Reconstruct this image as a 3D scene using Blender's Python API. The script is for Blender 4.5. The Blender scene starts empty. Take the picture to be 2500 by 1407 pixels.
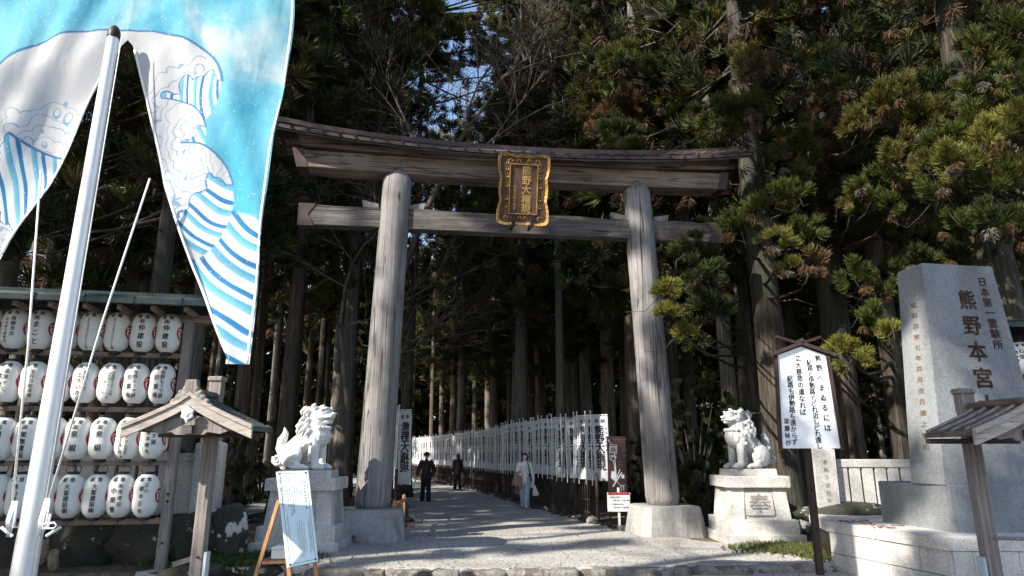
import bpy, math, random
import numpy as np
from mathutils import Vector, Matrix
rnd = random.Random(7)
sin, cos, pi, R = math.sin, math.cos, math.pi, math.radians
scene = bpy.context.scene
COL = scene.collection
# ---------------------------------------------------------------- camera
F, PITCH, EYE = 1620.0, R(14.1), 1.6
cam_d = bpy.data.cameras.new('camera'); cam_d.sensor_width = 36; cam_d.lens = F/2500*36
cam_d.clip_start = 0.05; cam_d.clip_end = 2000
cam = bpy.data.objects.new('camera', cam_d); COL.objects.link(cam)
cam.location = (0, 0, EYE); cam.rotation_euler = (R(90)+PITCH, 0, 0)
scene.camera = cam
def ray(px, py):
    u = (px-1250)/F; v = (703.5-py)/F
    return Vector((u, cos(PITCH)-v*sin(PITCH), sin(PITCH)+v*cos(PITCH)))
def at(px, py, Y):
    d = ray(px, py); return Vector((0, 0, EYE)) + d*(Y/d.y)
def gnd(px, py, z=0.0):
    d = ray(px, py); return Vector((0, 0, EYE)) + d*((z-EYE)/d.z)
def onplane(px, py, p0, ang, t=0.0):
    ux, uy = cos(ang), sin(ang); nx, ny = uy, -ux
    x0, y0 = p0[0]+nx*t, p0[1]+ny*t
    d = ray(px, py); k = (x0*nx+y0*ny)/(d.x*nx+d.y*ny)
    q = Vector((0, 0, EYE)) + d*k
    return ((q.x-p0[0])*ux+(q.y-p0[1])*uy, q.z)
def lerp(a, b, t): return a+(b-a)*t
def smooth(t):
    t = max(0, min(1, t)); return t*t*(3-2*t)
# ---------------------------------------------------------------- mesh builder
class MB:
    def __init__(s): s.v = []; s.f = []; s.mi = []; s.m = 0
    def add(s, vs, fs, M=None):
        o = len(s.v)
        s.v += [tuple(M @ Vector(v)) if M is not None else tuple(v) for v in vs]
        s.f += [tuple(i+o for i in f) for f in fs]; s.mi += [s.m]*len(fs); return s
    def box(s, c, d, rot=(0, 0, 0), bev=0.0, M=None):
        x, y, z = d[0]/2, d[1]/2, d[2]/2
        T = Matrix.Translation(c) @ Matrix.Rotation(rot[2], 4, 'Z') @ Matrix.Rotation(rot[1], 4, 'Y') @ Matrix.Rotation(rot[0], 4, 'X')
        if M is not None: T = M @ T
        if bev <= 0:
            vs = [(sx*x, sy*y, sz*z) for sz in (-1, 1) for sx, sy in ((-1, -1), (1, -1), (1, 1), (-1, 1))]
            return s.add(vs, [(3, 2, 1, 0), (4, 5, 6, 7), (0, 1, 5, 4), (1, 2, 6, 5), (2, 3, 7, 6), (3, 0, 4, 7)], T)
        b = bev; rings = []
        for zz, ins in ((-z, b), (-z+b, 0), (z-b, 0), (z, b)):
            X, Y = x-ins, y-ins; e = b if ins == 0 else b*0.5
            rings.append([(-X+e, -Y, zz), (X-e, -Y, zz), (X, -Y+e, zz), (X, Y-e, zz), (X-e, Y, zz), (-X+e, Y, zz), (-X, Y-e, zz), (-X, -Y+e, zz)])
        return s.loft(rings, T)
    def loft(s, rings, M=None, cap=True, closed=True):
        n = len(rings[0]); vs = [v for r in rings for v in r]; fs = []
        for k in range(len(rings)-1):
            for i in range(n if closed else n-1):
                j = (i+1) % n; fs.append((k*n+i, k*n+j, (k+1)*n+j, (k+1)*n+i))
        if cap and closed:
            fs.append(tuple(reversed(range(n)))); fs.append(tuple((len(rings)-1)*n+i for i in range(n)))
        return s.add(vs, fs, M)
    def prism(s, poly, y0, y1, M=None, axis='y'):
        if axis == 'y': a = [(p[0], y0, p[1]) for p in poly]; b = [(p[0], y1, p[1]) for p in poly]
        elif axis == 'z': a = [(p[0], p[1], y0) for p in poly]; b = [(p[0], p[1], y1) for p in poly]
        else: a = [(y0, p[0], p[1]) for p in poly]; b = [(y1, p[0], p[1]) for p in poly]
        return s.loft([a, b], M)
    def tube(s, pts, rad, n=8, M=None, cap=True, squash=1.0):
        pts = [Vector(p) for p in pts]
        if not isinstance(rad, (list, tuple)): rad = [rad]*len(pts)
        rings = []; prev = None
        for i, p in enumerate(pts):
            d = (pts[min(i+1, len(pts)-1)]-pts[max(i-1, 0)])
            if d.length < 1e-9: d = Vector((0, 0, 1))
            d.normalize()
            if prev is None:
                a = d.cross(Vector((0, 0, 1)) if abs(d.z) < 0.9 else Vector((0, 1, 0))).normalized()
            else:
                a = (prev - d*prev.dot(d)).normalized()
            prev = a; b = d.cross(a)
            rings.append([p + (a*cos(2*pi*k/n) + b*sin(2*pi*k/n)*squash)*rad[i] for k in range(n)])
        return s.loft(rings, M, cap)
    def lathe(s, prof, n=20, M=None, c=(0, 0, 0)):
        rings = [[(c[0]+r*cos(2*pi*k/n), c[1]+r*sin(2*pi*k/n), c[2]+z) for k in range(n)] for r, z in prof]
        return s.loft(rings, M)
    def ball(s, c, r, n=12, m=8, M=None, rot=None):
        if not isinstance(r, (list, tuple)): r = (r, r, r)
        T = Matrix.Translation(c)
        if rot: T = T @ Matrix.Rotation(rot[2], 4, 'Z') @ Matrix.Rotation(rot[1], 4, 'Y') @ Matrix.Rotation(rot[0], 4, 'X')
        if M is not None: T = M @ T
        rings = []
        for j in range(1, m):
            a = pi*j/m; rings.append([(r[0]*sin(a)*cos(2*pi*k/n), r[1]*sin(a)*sin(2*pi*k/n), -r[2]*cos(a)) for k in range(n)])
        vs = [v for g in rings for v in g]; fs = []
        for k in range(len(rings)-1):
            for i in range(n):
                j = (i+1) % n; fs.append((k*n+i, k*n+j, (k+1)*n+j, (k+1)*n+i))
        b = len(vs); vs += [(0, 0, -r[2]), (0, 0, r[2])]
        for i in range(n):
            fs.append(((i+1) % n, i, b)); fs.append(((len(rings)-1)*n+i, (len(rings)-1)*n+(i+1) % n, b+1))
        return s.add(vs, fs, T)
    def cap(s, p0, r0, p1, r1, n=12):
        p0, p1 = Vector(p0), Vector(p1)
        s.ball(p0, r0, n); s.ball(p1, r1, n)
        return s.tube([p0, p1], [r0*0.995, r1*0.995], n)
    def build(s, name, mats, parent=None, sm=False, loc=None):
        me = bpy.data.meshes.new(name); me.from_pydata(s.v, [], s.f)
        if not isinstance(mats, (list, tuple)): mats = [mats]
        for m in mats: me.materials.append(m)
        me.polygons.foreach_set('material_index', s.mi)
        if sm: me.polygons.foreach_set('use_smooth', [True]*len(s.f))
        me.update()
        return link(name, me, parent, loc)
def link(name, data, parent=None, loc=None):
    o = bpy.data.objects.new(name, data); COL.objects.link(o)
    if parent is not None: o.parent = parent
    if loc is not None: o.location = loc
    return o
def shade(o, ang=40):
    me = o.data
    me.polygons.foreach_set('use_smooth', [True]*len(me.polygons))
    try: me.set_sharp_from_angle(angle=R(ang))
    except Exception: pass
    return o
def tag(o, label=None, cat=None, group=None, kind=None):
    if label: o['label'] = label
    if cat: o['category'] = cat
    if group: o['group'] = group
    if kind: o['kind'] = kind
    return o
def thing(name, label, cat, loc=(0, 0, 0), rz=0.0, group=None):
    o = bpy.data.objects.new(name, None); o.empty_display_size = 0.2; COL.objects.link(o)
    o.location = loc; o.rotation_euler = (0, 0, rz)
    return tag(o, label, cat, group)
def copy_tree(o, parent=None, loc=None, rz=None, scale=None, label=None, group=None):
    c = o.copy(); COL.objects.link(c)
    if parent is not None: c.parent = parent
    if loc is not None: c.location = loc
    if rz is not None: c.rotation_euler = (0, 0, rz)
    if scale is not None: c.scale = scale
    if label: c['label'] = label
    if group: c['group'] = group
    for ch in o.children: copy_tree(ch, c)
    return c
def blob(name, mb, voxel, mat, parent=None, it=4, disp=None):
    """join overlapping closed shapes into one continuous skin"""
    o = mb.build(name, mat)
    m = o.modifiers.new('r', 'REMESH'); m.mode = 'VOXEL'; m.voxel_size = voxel; m.use_smooth_shade = True
    if it:
        q = o.modifiers.new('s', 'SMOOTH'); q.iterations = it; q.factor = 0.5
    dg = bpy.context.evaluated_depsgraph_get(); dg.update()
    me = bpy.data.meshes.new_from_object(o.evaluated_get(dg))
    me.polygons.foreach_set('use_smooth', [True]*len(me.polygons)); me.name = name
    old = o.data; o.modifiers.clear(); o.data = me; bpy.data.meshes.remove(old)
    me.materials.clear(); me.materials.append(mat)
    if parent is not None: o.parent = parent
    return o
# ---------------------------------------------------------------- lettering
_gl = {}
def glyph(ch):
    if ch in _gl: return _gl[ch]
    c = bpy.data.curves.new('g', 'FONT'); c.body = ch; c.resolution_u = 2
    o = bpy.data.objects.new('g', c); COL.objects.link(o)
    dg = bpy.context.evaluated_depsgraph_get(); e = o.evaluated_get(dg); me = e.to_mesh()
    vs = [(v.co.x, v.co.y) for v in me.vertices]; fs = [tuple(p.vertices) for p in me.polygons]
    e.to_mesh_clear(); bpy.data.objects.remove(o); bpy.data.curves.remove(c)
    _gl[ch] = (vs, fs); return _gl[ch]
def put_char(mb, ch, cx, cy, w, h, fn, bold=0.0, tilt=0.0, shear=0.0):
    """one character centred on cx, cy; fn maps flat (x, y) onto the surface"""
    if ch in ' 　': return
    vs, fs = glyph(ch)
    if not vs: return
    full = ord(ch) > 0x2000
    mx = 0.5 if full else (min(v[0] for v in vs)+max(v[0] for v in vs))/2
    my = 0.38 if full else 0.35
    for dx, dy in (((0, 0), (bold, bold*0.5), (0, bold), (-bold*.6, bold*.3)) if bold else ((0, 0),)):
        out = []
        for x, y in vs:
            a, b = (x-mx+dx), (y-my+dy)
            a += shear*b; b += tilt*a
            out.append(fn(cx+a*w, cy+b*h))
        mb.add(out, fs)
def column(mb, text, x, y0, size, pitch, fn, bold=0.0, wob=0.0, w=None):
    for i, ch in enumerate(text):
        vert = ch in 'ーー（）()〜~'
        cy = y0 - i*pitch
        if ch in 'ー〜~|' :
            f2 = (lambda a, b, X=x, C=cy: fn(X-(b-C), C+(a-X)))
            put_char(mb, ch, x, cy, size, size, f2, bold); continue
        put_char(mb, ch, x+rnd.uniform(-wob, wob)*size, cy, (w or size), size, fn, bold, rnd.uniform(-wob, wob), rnd.uniform(-wob, wob))
# ---------------------------------------------------------------- materials
def newmat(name):
    m = bpy.data.materials.new(name); m.use_nodes = True; nt = m.node_tree
    return m, nt, nt.nodes['Principled BSDF']
def nd(nt, t, **kw):
    n = nt.nodes.new(t)
    for k, v in kw.items():
        if k.startswith('i_'): n.inputs[k[2:].replace('_', ' ')].default_value = v
        else: setattr(n, k, v)
    return n
def ramp(nt, stops, fac):
    r = nt.nodes.new('ShaderNodeValToRGB'); e = r.color_ramp.elements
    while len(e) < len(stops): e.new(0.5)
    for k, (p, c) in enumerate(stops): e[k].position = p; e[k].color = (*c, 1) if len(c) == 3 else c
    nt.links.new(fac, r.inputs[0]); return r
def noise(nt, scale, stretch=(1, 1, 1), detail=5, rough=0.6, dist=0.0, coord='Object'):
    tc = nt.nodes.new('ShaderNodeTexCoord'); mp = nt.nodes.new('ShaderNodeMapping'); mp.inputs['Scale'].default_value = stretch
    n = nt.nodes.new('ShaderNodeTexNoise'); n.inputs['Scale'].default_value = scale; n.inputs['Detail'].default_value = detail
    n.inputs['Roughness'].default_value = rough; n.inputs['Distortion'].default_value = dist
    nt.links.new(tc.outputs[coord], mp.inputs[0]); nt.links.new(mp.outputs[0], n.inputs[0]); return n
def mixc(nt, a, b, fac, mode='MIX'):
    m = nt.nodes.new('ShaderNodeMix'); m.data_type = 'RGBA'; m.blend_type = mode
    for sock, v in ((m.inputs[0], fac), (m.inputs[6], a), (m.inputs[7], b)):
        if hasattr(v, 'is_linked') or hasattr(v, 'links'): nt.links.new(v, sock)
        else: sock.default_value = v if not isinstance(v, tuple) else (*v[:3], 1)
    return m.outputs[2]
def bump(nt, bs, h, strength=0.3, dist=0.02):
    b = nt.nodes.new('ShaderNodeBump'); b.inputs['Strength'].default_value = strength; b.inputs['Distance'].default_value = dist
    nt.links.new(h, b.inputs['Height']); nt.links.new(b.outputs[0], bs.inputs['Normal']); return b
def plain(name, c, rough=0.6, metal=0.0, var=0.12, scale=6.0, bmp=0.0, stretch=(1, 1, 1), trans=0.0):
    m, nt, bs = newmat(name); n = noise(nt, scale, stretch)
    lo = tuple(x*(1-var*1.6) for x in c); hi = tuple(min(1, x*(1+var)) for x in c)
    r = ramp(nt, [(0.3, lo), (0.7, hi)], n.outputs[0])
    nt.links.new(r.outputs[0], bs.inputs['Base Color']); bs.inputs['Roughness'].default_value = rough; bs.inputs['Metallic'].default_value = metal
    bs.inputs['Specular IOR Level'].default_value = 0.3
    if bmp: bump(nt, bs, n.outputs[0], bmp)
    if trans:
        tr = nt.nodes.new('ShaderNodeBsdfTranslucent'); nt.links.new(r.outputs[0], tr.inputs[0])
        mx = nt.nodes.new('ShaderNodeMixShader'); mx.inputs[0].default_value = trans
        out = nt.nodes['Material Output']
        nt.links.new(bs.outputs[0], mx.inputs[1]); nt.links.new(tr.outputs[0], mx.inputs[2]); nt.links.new(mx.outputs[0], out.inputs[0])
    return m
def wood(name, dark, mid, light, stretch, scale=1.0, bmp=0.5, big=0.35, rough=0.8, crack=None, knots=False):
    m, nt, bs = newmat(name)
    g = noise(nt, scale, stretch, 8, 0.7, 0.4); b = noise(nt, 0.9, (1, 1, 1), 4, 0.6, 0.3)
    k = noise(nt, scale*2.7, stretch, 3, 0.5)
    r = ramp(nt, [(0.28, dark), (0.5, mid), (0.72, light)], g.outputs[0])
    r2 = ramp(nt, [(0.35, (0.55, 0.5, 0.46)), (0.65, (1.1, 1.08, 1.05))], b.outputs[0])
    c = mixc(nt, r.outputs[0], r2.outputs[0], big*2, 'MULTIPLY')
    r3 = ramp(nt, [(0.30, (0.35, 0.33, 0.32)), (0.38, (1, 1, 1))], k.outputs[0])
    c = mixc(nt, c, r3.outputs[0], 0.75, 'MULTIPLY')
    if crack:
        ck = noise(nt, 1.0, crack, 3, 0.5, 0.25); ab = nt.nodes.new('ShaderNodeMath'); ab.operation = 'SUBTRACT'; ab.inputs[1].default_value = 0.5; nt.links.new(ck.outputs[0], ab.inputs[0])
        a2 = nt.nodes.new('ShaderNodeMath'); a2.operation = 'ABSOLUTE'; nt.links.new(ab.outputs[0], a2.inputs[0])
        rc = ramp(nt, [(0.004, (0.16, 0.14, 0.13)), (0.013, (1, 1, 1))], a2.outputs[0]); c = mixc(nt, c, rc.outputs[0], 0.85, 'MULTIPLY')
    if knots:
        v = nt.nodes.new('ShaderNodeTexVoronoi'); v.inputs['Scale'].default_value = 1.0; tc = nt.nodes.new('ShaderNodeTexCoord'); mp = nt.nodes.new('ShaderNodeMapping'); mp.inputs['Scale'].default_value = knots
        nt.links.new(tc.outputs['Object'], mp.inputs[0]); nt.links.new(mp.outputs[0], v.inputs[0])
        rk_ = ramp(nt, [(0.05, (0.22, 0.18, 0.16)), (0.09, (0.75, 0.72, 0.7)), (0.13, (1.15, 1.15, 1.15)), (0.2, (1, 1, 1))], v.outputs['Distance']); c = mixc(nt, c, rk_.outputs[0], 0.9, 'MULTIPLY')
    nt.links.new(c, bs.inputs['Base Color']); bs.inputs['Roughness'].default_value = rough
    bs.inputs['Specular IOR Level'].default_value = 0.2
    bump(nt, bs, g.outputs[0], bmp, 0.03); return m
def granite(name, base, speck=0.5, stain=0.25, scale=70.0):
    m, nt, bs = newmat(name)
    n = noise(nt, scale, (1, 1, 1), 2, 0.7); b = noise(nt, 1.3, (1, 1, 0.5), 5, 0.6, 0.5)
    f = noise(nt, scale*0.28, (1, 1, 1), 3, 0.7)
    r = ramp(nt, [(0.3, tuple(x*(1-speck) for x in base)), (0.5, base), (0.7, tuple(min(1, x*(1+speck*0.45)) for x in base))], n.outputs[0])
    r2 = ramp(nt, [(0.32, (1-stain*1.6,)*3), (0.6, (1.05,)*3)], b.outputs[0])
    c = mixc(nt, r.outputs[0], r2.outputs[0], 1.0, 'MULTIPLY')
    r3 = ramp(nt, [(0.35, (0.82, 0.82, 0.83)), (0.6, (1.04, 1.04, 1.03))], f.outputs[0])
    c = mixc(nt, c, r3.outputs[0], 0.8, 'MULTIPLY')
    nt.links.new(c, bs.inputs['Base Color']); bs.inputs['Roughness'].default_value = 0.75; bs.inputs['Specular IOR Level'].default_value = 0.3
    bump(nt, bs, n.outputs[0], 0.12, 0.01); return m
M = {}
M['pillar'] = wood('weathered_pillar_wood', (0.10, 0.097, 0.10), (0.205, 0.203, 0.212), (0.31, 0.308, 0.32), (30, 30, 0.7), 1.0, 0.5, 0.35, 0.85, (4.0, 4.0, 0.14), (2.6, 2.6, 0.8))
M['beam'] = wood('weathered_beam_wood', (0.035, 0.031, 0.03), (0.105, 0.096, 0.094), (0.23, 0.215, 0.212), (0.7, 18, 18), 1.0, 0.6, 0.45, 0.85, (0.16, 5, 5), (1.1, 4, 4))
M['lintel'] = wood('pale_lintel_wood', (0.07, 0.05, 0.042), (0.22, 0.172, 0.15), (0.36, 0.30, 0.265), (0.45, 9, 9), 1.0, 0.45, 0.45, 0.85, (0.2, 3.5, 3.5))
M['copper'] = plain('brown_copper', (0.066, 0.046, 0.043), 0.5, 0.3, 0.3, 3.0, 0.1)
M['postwood'] = wood('grey_post_wood', (0.12, 0.104, 0.10), (0.215, 0.195, 0.19), (0.33, 0.305, 0.30), (30, 30, 1.4), 1.0, 0.4, 0.3)
M['railwood'] = wood('brown_rail_wood', (0.11, 0.075, 0.06), (0.20, 0.145, 0.12), (0.30, 0.24, 0.21), (1.2, 30, 30), 1.0, 0.3, 0.3)
M['litwood'] = wood('sunlit_board_wood', (0.22, 0.195, 0.185), (0.36, 0.33, 0.315), (0.50, 0.465, 0.45), (3, 20, 20), 1.0, 0.35, 0.25)  # lighter wood for the barge boards, sunlight put into the colour
M['orange'] = wood('orange_cedar_wood', (0.30, 0.14, 0.06), (0.46, 0.23, 0.11), (0.58, 0.32, 0.17), (20, 20, 3), 1.0, 0.2, 0.15)
M['dark_wood'] = wood('dark_stained_wood', (0.02, 0.013, 0.012), (0.045, 0.03, 0.028), (0.08, 0.055, 0.05), (30, 30, 2), 1.0, 0.3, 0.2)
M['granite'] = granite('pale_granite', (0.52, 0.505, 0.49))
M['granite_blue'] = granite('grey_granite', (0.20, 0.215, 0.23), 0.4, 0.2)
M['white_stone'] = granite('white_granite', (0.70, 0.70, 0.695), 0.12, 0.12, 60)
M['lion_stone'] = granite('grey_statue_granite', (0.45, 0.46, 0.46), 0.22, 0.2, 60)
M['concrete'] = granite('worn_concrete', (0.29, 0.285, 0.28), 0.3, 0.4, 45)
M['white'] = plain('white_paint', (0.80, 0.80, 0.80), 0.5, 0, 0.03, 8)
M['black'] = plain('black_ink', (0.014, 0.014, 0.018), 0.6, 0, 0.2, 9)
M['red'] = plain('red_ink', (0.42, 0.015, 0.03), 0.6, 0, 0.1, 9)
M['gold'] = plain('gold_leaf', (0.40, 0.23, 0.065), 0.5, 0.35, 0.35, 14, 0.15)
M['gold_text'] = plain('gilt_lettering', (0.62, 0.42, 0.15), 0.5, 0.1, 0.1, 14)
M['dark_metal'] = plain('dark_iron', (0.03, 0.025, 0.024), 0.5, 0.4, 0.3, 12)
M['steel'] = plain('brushed_aluminium', (0.66, 0.67, 0.69), 0.46, 0.6, 0.06, 30, 0.03, (1, 1, 0.1))
M['rope'] = plain('white_rope', (0.75, 0.74, 0.72), 0.9, 0, 0.12, 60, 0.3)
M['panel'] = wood('plaque_wood', (0.055, 0.032, 0.022), (0.095, 0.058, 0.04), (0.15, 0.10, 0.075), (25, 25, 1.2), 1.0, 0.3, 0.3)
M['carve'] = plain('carved_letter_brown', (0.085, 0.045, 0.028), 0.8, 0, 0.35, 20)
M['roofmetal'] = plain('green_black_sheet_metal', (0.045, 0.06, 0.06), 0.32, 0.6, 0.3, 4)
M['skin'] = plain('skin', (0.72, 0.50, 0.40), 0.55, 0, 0.08, 14)
M['hair'] = plain('black_hair', (0.012, 0.010, 0.010), 0.5, 0, 0.3, 40)
# ================================================================ the great gate
TA = math.atan2(.8, 5.99); TP = (0.2, 14.3)
gate = thing('torii_gate', 'huge weathered grey wooden shrine gate spanning the gravel path', 'gate', (TP[0], TP[1], 0), TA)
def rise(s): return 0.36*(abs(s)/5.5)**2.2
def irregular_pillar(s0, s1, name):
    mb = MB(); n = 40; rings = []
    H0, H1 = 0.55, 7.78
    for k in range(38):
        t = k/37; z = lerp(H0, H1, t); r = lerp(0.355, 0.318, t)
        if z > 7.62: r -= 0.075*((z-7.62)/0.16)**2
        if z < 0.66: r -= 0.03*(1-(z-H0)/0.11)
        cx = lerp(s0, s1, t); ring = []
        for i in range(n):
            a = 2*pi*i/n
            w = 0.006*sin(3*a+z*0.5)+0.004*sin(7*a+z*0.9)+0.003*sin(13*a)
            ring.append((cx+(r+w)*cos(a), (r+w)*sin(a), z))
        rings.append(ring)
    mb.loft(rings); return mb.build(name, M['pillar'], gate, True)
irregular_pillar(-3.02, -2.80, 'pillar'); irregular_pillar(3.02, 2.76, 'pillar')
for s0 in (-3.03, 3.03):
    mb = MB(); rings = []
    for z, h, c in ((-0.15, 0.71, 0.16), (0.0, 0.70, 0.16), (0.3, 0.655, 0.15), (0.52, 0.615, 0.14), (0.565, 0.60, 0.14), (0.575, 0.57, 0.13)):
        rings.append([(s0+x*1.0, y, z) for x, y in ((-h+c, -h), (h-c, -h), (h, -h+c), (h, h-c), (h-c, h), (-h+c, h), (-h, h-c), (-h, -h+c))])
    mb.loft(rings); shade(mb.build('pillar_base', M['concrete'], gate), 20)
def beam(name, mat, s0, s1, zb, zt, hy, top_ext=0.0, zoff=lambda s: 0.0, wave=0.0, n=40):
    mb = MB(); rings = []
    for k in range(n+1):
        t = k/n; s = lerp(s0, s1, t); e = top_ext*(2*t-1)
        w = wave*(sin(s*2.1)+0.6*sin(s*5.3+1)); o = zoff(s); b = 0.02
        rings.append([(s, -hy+b, zb+o), (s, hy-b, zb+o), (s, hy, zb+o+b), (s+e, hy, zt+o-b+w), (s+e, hy-b, zt+o+w), (s+e, -hy+b, zt+o+w), (s+e, -hy, zt+o-b+w), (s, -hy, zb+o+b)])
    mb.loft(rings); return shade(mb.build(name, mat, gate), 35)
tie = beam('tie_beam', M['beam'], -4.86, 4.72, 6.41, 6.88, 0.14, 0, lambda s: 0.008*sin(s*1.3), 0.014)
def endcap(par, s0, s1, zb, zt, hy, ext=0.0, jag=False, off=0.0):
    mb = MB(); sg = 1 if s1 > s0 else -1
    poly = [(s1, zb), (s1+ext, zt)]
    if jag: poly += [(s0-sg*0.10, zt), (s0+sg*0.03, lerp(zb, zt, .62)), (s0+sg*0.06, lerp(zb, zt, .5)), (s0-sg*0.02, lerp(zb, zt, .25)), (s0-sg*0.07, zb)]
    else: poly += [(s0+ext, zt), (s0, zb)]
    if sg < 0: poly = poly[::-1]
    poly = [(a, b+off) for a, b in poly]
    mb.prism(poly, -hy, hy); return mb.build('end_cap', M['copper'], par)
endcap(tie, -4.62, -4.885, 6.395, 6.90, 0.158, 0, True); endcap(tie, 4.46, 4.745, 6.395, 6.90, 0.158, 0, True)
for s0 in (-2.86, 2.80):
    for sg in (-1, 1):
        mb = MB(); mb.prism([(s0+sg*0.33, 6.895), (s0+sg*0.66, 6.90), (s0+sg*0.70, 7.06), (s0+sg*0.33, 6.99)][::sg], -0.08, 0.08)
        mb.build('wedge', M['postwood'], gate)
lint = beam('lintel', M['lintel'], -4.85, 4.78, 7.655, 8.075, 0.25, 0.1, lambda s: rise(s)*0.18)
endcap(lint, -4.74, -4.98, 7.645, 8.085, 0.265, -0.12, False, rise(4.9)*0.18); endcap(lint, 4.68, 4.88, 7.645, 8.085, 0.265, 0.1, False, rise(4.8)*0.18)
kas = beam('upper_lintel', M['lintel'], -5.0, 5.0, 8.08, 8.36, 0.31, 0.14, lambda s: rise(s)*0.42)
endcap(kas, -4.9, -5.1, 8.076, 8.375, 0.325, -0.14, False, rise(5.0)*0.42); endcap(kas, 4.9, 5.1, 8.076, 8.375, 0.325, 0.14, False, rise(5.0)*0.42)
# curved sheet copper roof with standing battens
mb = MB(); n = 44
for sg in (-1, 1):
    rings = []
    for k in range(n+1):
        s = lerp(-5.5, 5.5, k/n); o = rise(s)
        rings.append([(s, sg*0.68, 8.07+o), (s, sg*0.68, 8.13+o), (s, sg*0.3, 8.34+o), (s, 0.0, 8.48+o), (s, 0.0, 8.42+o), (s, sg*0.3, 8.285+o)][::sg])
    mb.loft(rings)
roof = mb.build('roof', M['copper'], gate)
mb = MB()
for k in range(33):
    s = -5.4+k*0.3375; o = rise(s)
    for sg in (-1, 1):
        mb.tube([(s, sg*0.715, 8.115+o), (s, sg*0.3, 8.355+o), (s, 0.02*sg, 8.49+o)], 0.028, 5)
mb.build('batten', M['copper'], roof)
mb = MB(); rings = []
for k in range(n+1):
    s = lerp(-5.52, 5.52, k/n); o = rise(s)+ (0.02 if abs(s) > 4.9 else 0)
    rings.append([(s, -0.12, 8.45+o), (s, 0.12, 8.45+o), (s, 0.13, 8.56+o), (s, 0, 8.60+o), (s, -0.13, 8.56+o)])
mb.loft(rings); mb.build('ridge', M['copper'], roof)
mb = MB()   # under-eave boards
for sg in (-1, 1):
    rings = []
    for k in range(n+1):
        s = lerp(-5.4, 5.4, k/n); o = rise(s)
        rings.append([(s, sg*0.64, 8.03+o), (s, sg*0.64, 8.068+o), (s, sg*0.30, 8.28+o), (s, sg*0.30, 8.24+o)][::sg])
    mb.loft(rings)
mb.build('eave_board', M['beam'], gate)
# fallen twigs lodged on the right end of the roof
mb = MB()
for k in range(46):
    s = rnd.uniform(3.4, 5.3); y = -rnd.uniform(0.1, 0.62); z = 8.50-abs(y)*0.5+rise(s)+0.02
    a = rnd.uniform(-0.6, 0.6); L = rnd.uniform(0.1, 0.35)
    mb.tube([(s, y, z), (s+L*cos(a)*.5, y+L*sin(a)*.5, z+rnd.uniform(0.01, 0.06)), (s+L*cos(a), y+L*sin(a), z+rnd.uniform(-.02, 0.06))], 0.007, 4)
tw = mb.build('fallen_twigs', M['postwood']); tw.location = gate.location; tw.rotation_euler = gate.rotation_euler
tag(tw, 'dry brown twigs lying on the right end of the gate roof', 'twigs', None, 'stuff')
# ---------------------------------------------------------------- the name plaque hung between the beams
pq = thing('shrine_plaque', 'gold framed wooden name plaque hanging at the middle of the gate', 'plaque', (TP[0]+0.62*sin(TA)-0.06, TP[1]-0.62*cos(TA), 6.5), TA)
LEAN = R(14)
def pqM(y=0.0): return Matrix.Translation((0, 0, 0)) @ Matrix.Rotation(LEAN, 4, 'X') @ Matrix.Translation((0, y, 0))
W, Hh = 0.98, 1.44
def scal(t, side):  # wavy outer frame outline
    return 0.035*abs(sin(t*pi*3.0)) + 0.012*abs(sin(t*pi*13))
out = []; N = 36
for k in range(N): t = k/N; out.append((lerp(-W/2-.05, W/2+.05, t), -0.02-scal(t, 0)))
for k in range(N): t = k/N; out.append((W/2+0.01+0.06*abs(2*t-1)**2+scal(t, 1)*.9, lerp(0, Hh, t)))
for k in range(N): t = k/N; out.append((lerp(W/2+.06, -W/2-.06, t), Hh+0.03*abs(2*t-1)+scal(t, 2)))
for k in range(N): t = k/N; out.append((-W/2-0.01-0.06*abs(2*t-1)**2-scal(t, 3)*.9, lerp(Hh, 0, t)))
inn = []
cxy = (0, Hh/2)
for x, z in out:
    inn.append((x*0.905, (z-Hh/2)*0.925+Hh/2))
mb = MB(); rings = [[(x, 0.03, z) for x, z in inn], [(x, 0.03, z) for x, z in out], [(x, -0.05, z) for x, z in out], [(x*1.0, -0.07, z) for x, z in [(a*.96+b*.04, c*.96+d*.04) for (a, c), (b, d) in zip(out, inn)]], [(x, -0.04, z) for x, z in inn], [(x, 0.03, z) for x, z in inn]]
mb.loft(rings, pqM(), cap=False); mb.build('frame', M['gold'], pq)
mb = MB(); mb.prism([(a*1.02, (b-Hh/2)*1.01+Hh/2) for a, b in inn], -0.02, 0.02, pqM()); pan = mb.build('panel', M['panel'], pq)
mb = MB(); bx, bz0, bz1 = 0.305, 0.19, 1.27
for c, d in (((0, -0.035, bz0), (2*bx+.02, .03, .018)), ((0, -0.035, bz1), (2*bx+.02, .03, .018)), ((-bx, -0.035, (bz0+bz1)/2), (.018, .03, bz1-bz0)), ((bx, -0.035, (bz0+bz1)/2), (.018, .03, bz1-bz0))):
    mb.box(c, d, M=pqM())
def curl(mb, x, z, r, a0, a1, dirn=1):
    pts = []
    for k in range(10):
        t = k/9; a = lerp(a0, a1, t); rr = r*(1-0.75*t)
        pts.append((x+rr*cos(a), -0.03, z+rr*sin(a)))
    mb.tube(pts, 0.009, 5, pqM())
for sg in (-1, 1):
    for z in (0.35, 0.52, 0.80, 1.0, 1.16, 1.3): curl(mb, sg*0.375, z, 0.055, pi/2 if sg > 0 else pi/2, (pi/2+sg*1.5*pi))
    for x in (0.1, 0.28): curl(mb, sg*x, 1.34, 0.05, 0 if sg > 0 else pi, sg*1.4*pi + (0 if sg > 0 else pi))
    for x in (0.05, 0.2, 0.36): curl(mb, sg*x, 0.10, 0.05, 0 if sg > 0 else pi, sg*1.4*pi + (0 if sg > 0 else pi))
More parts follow.
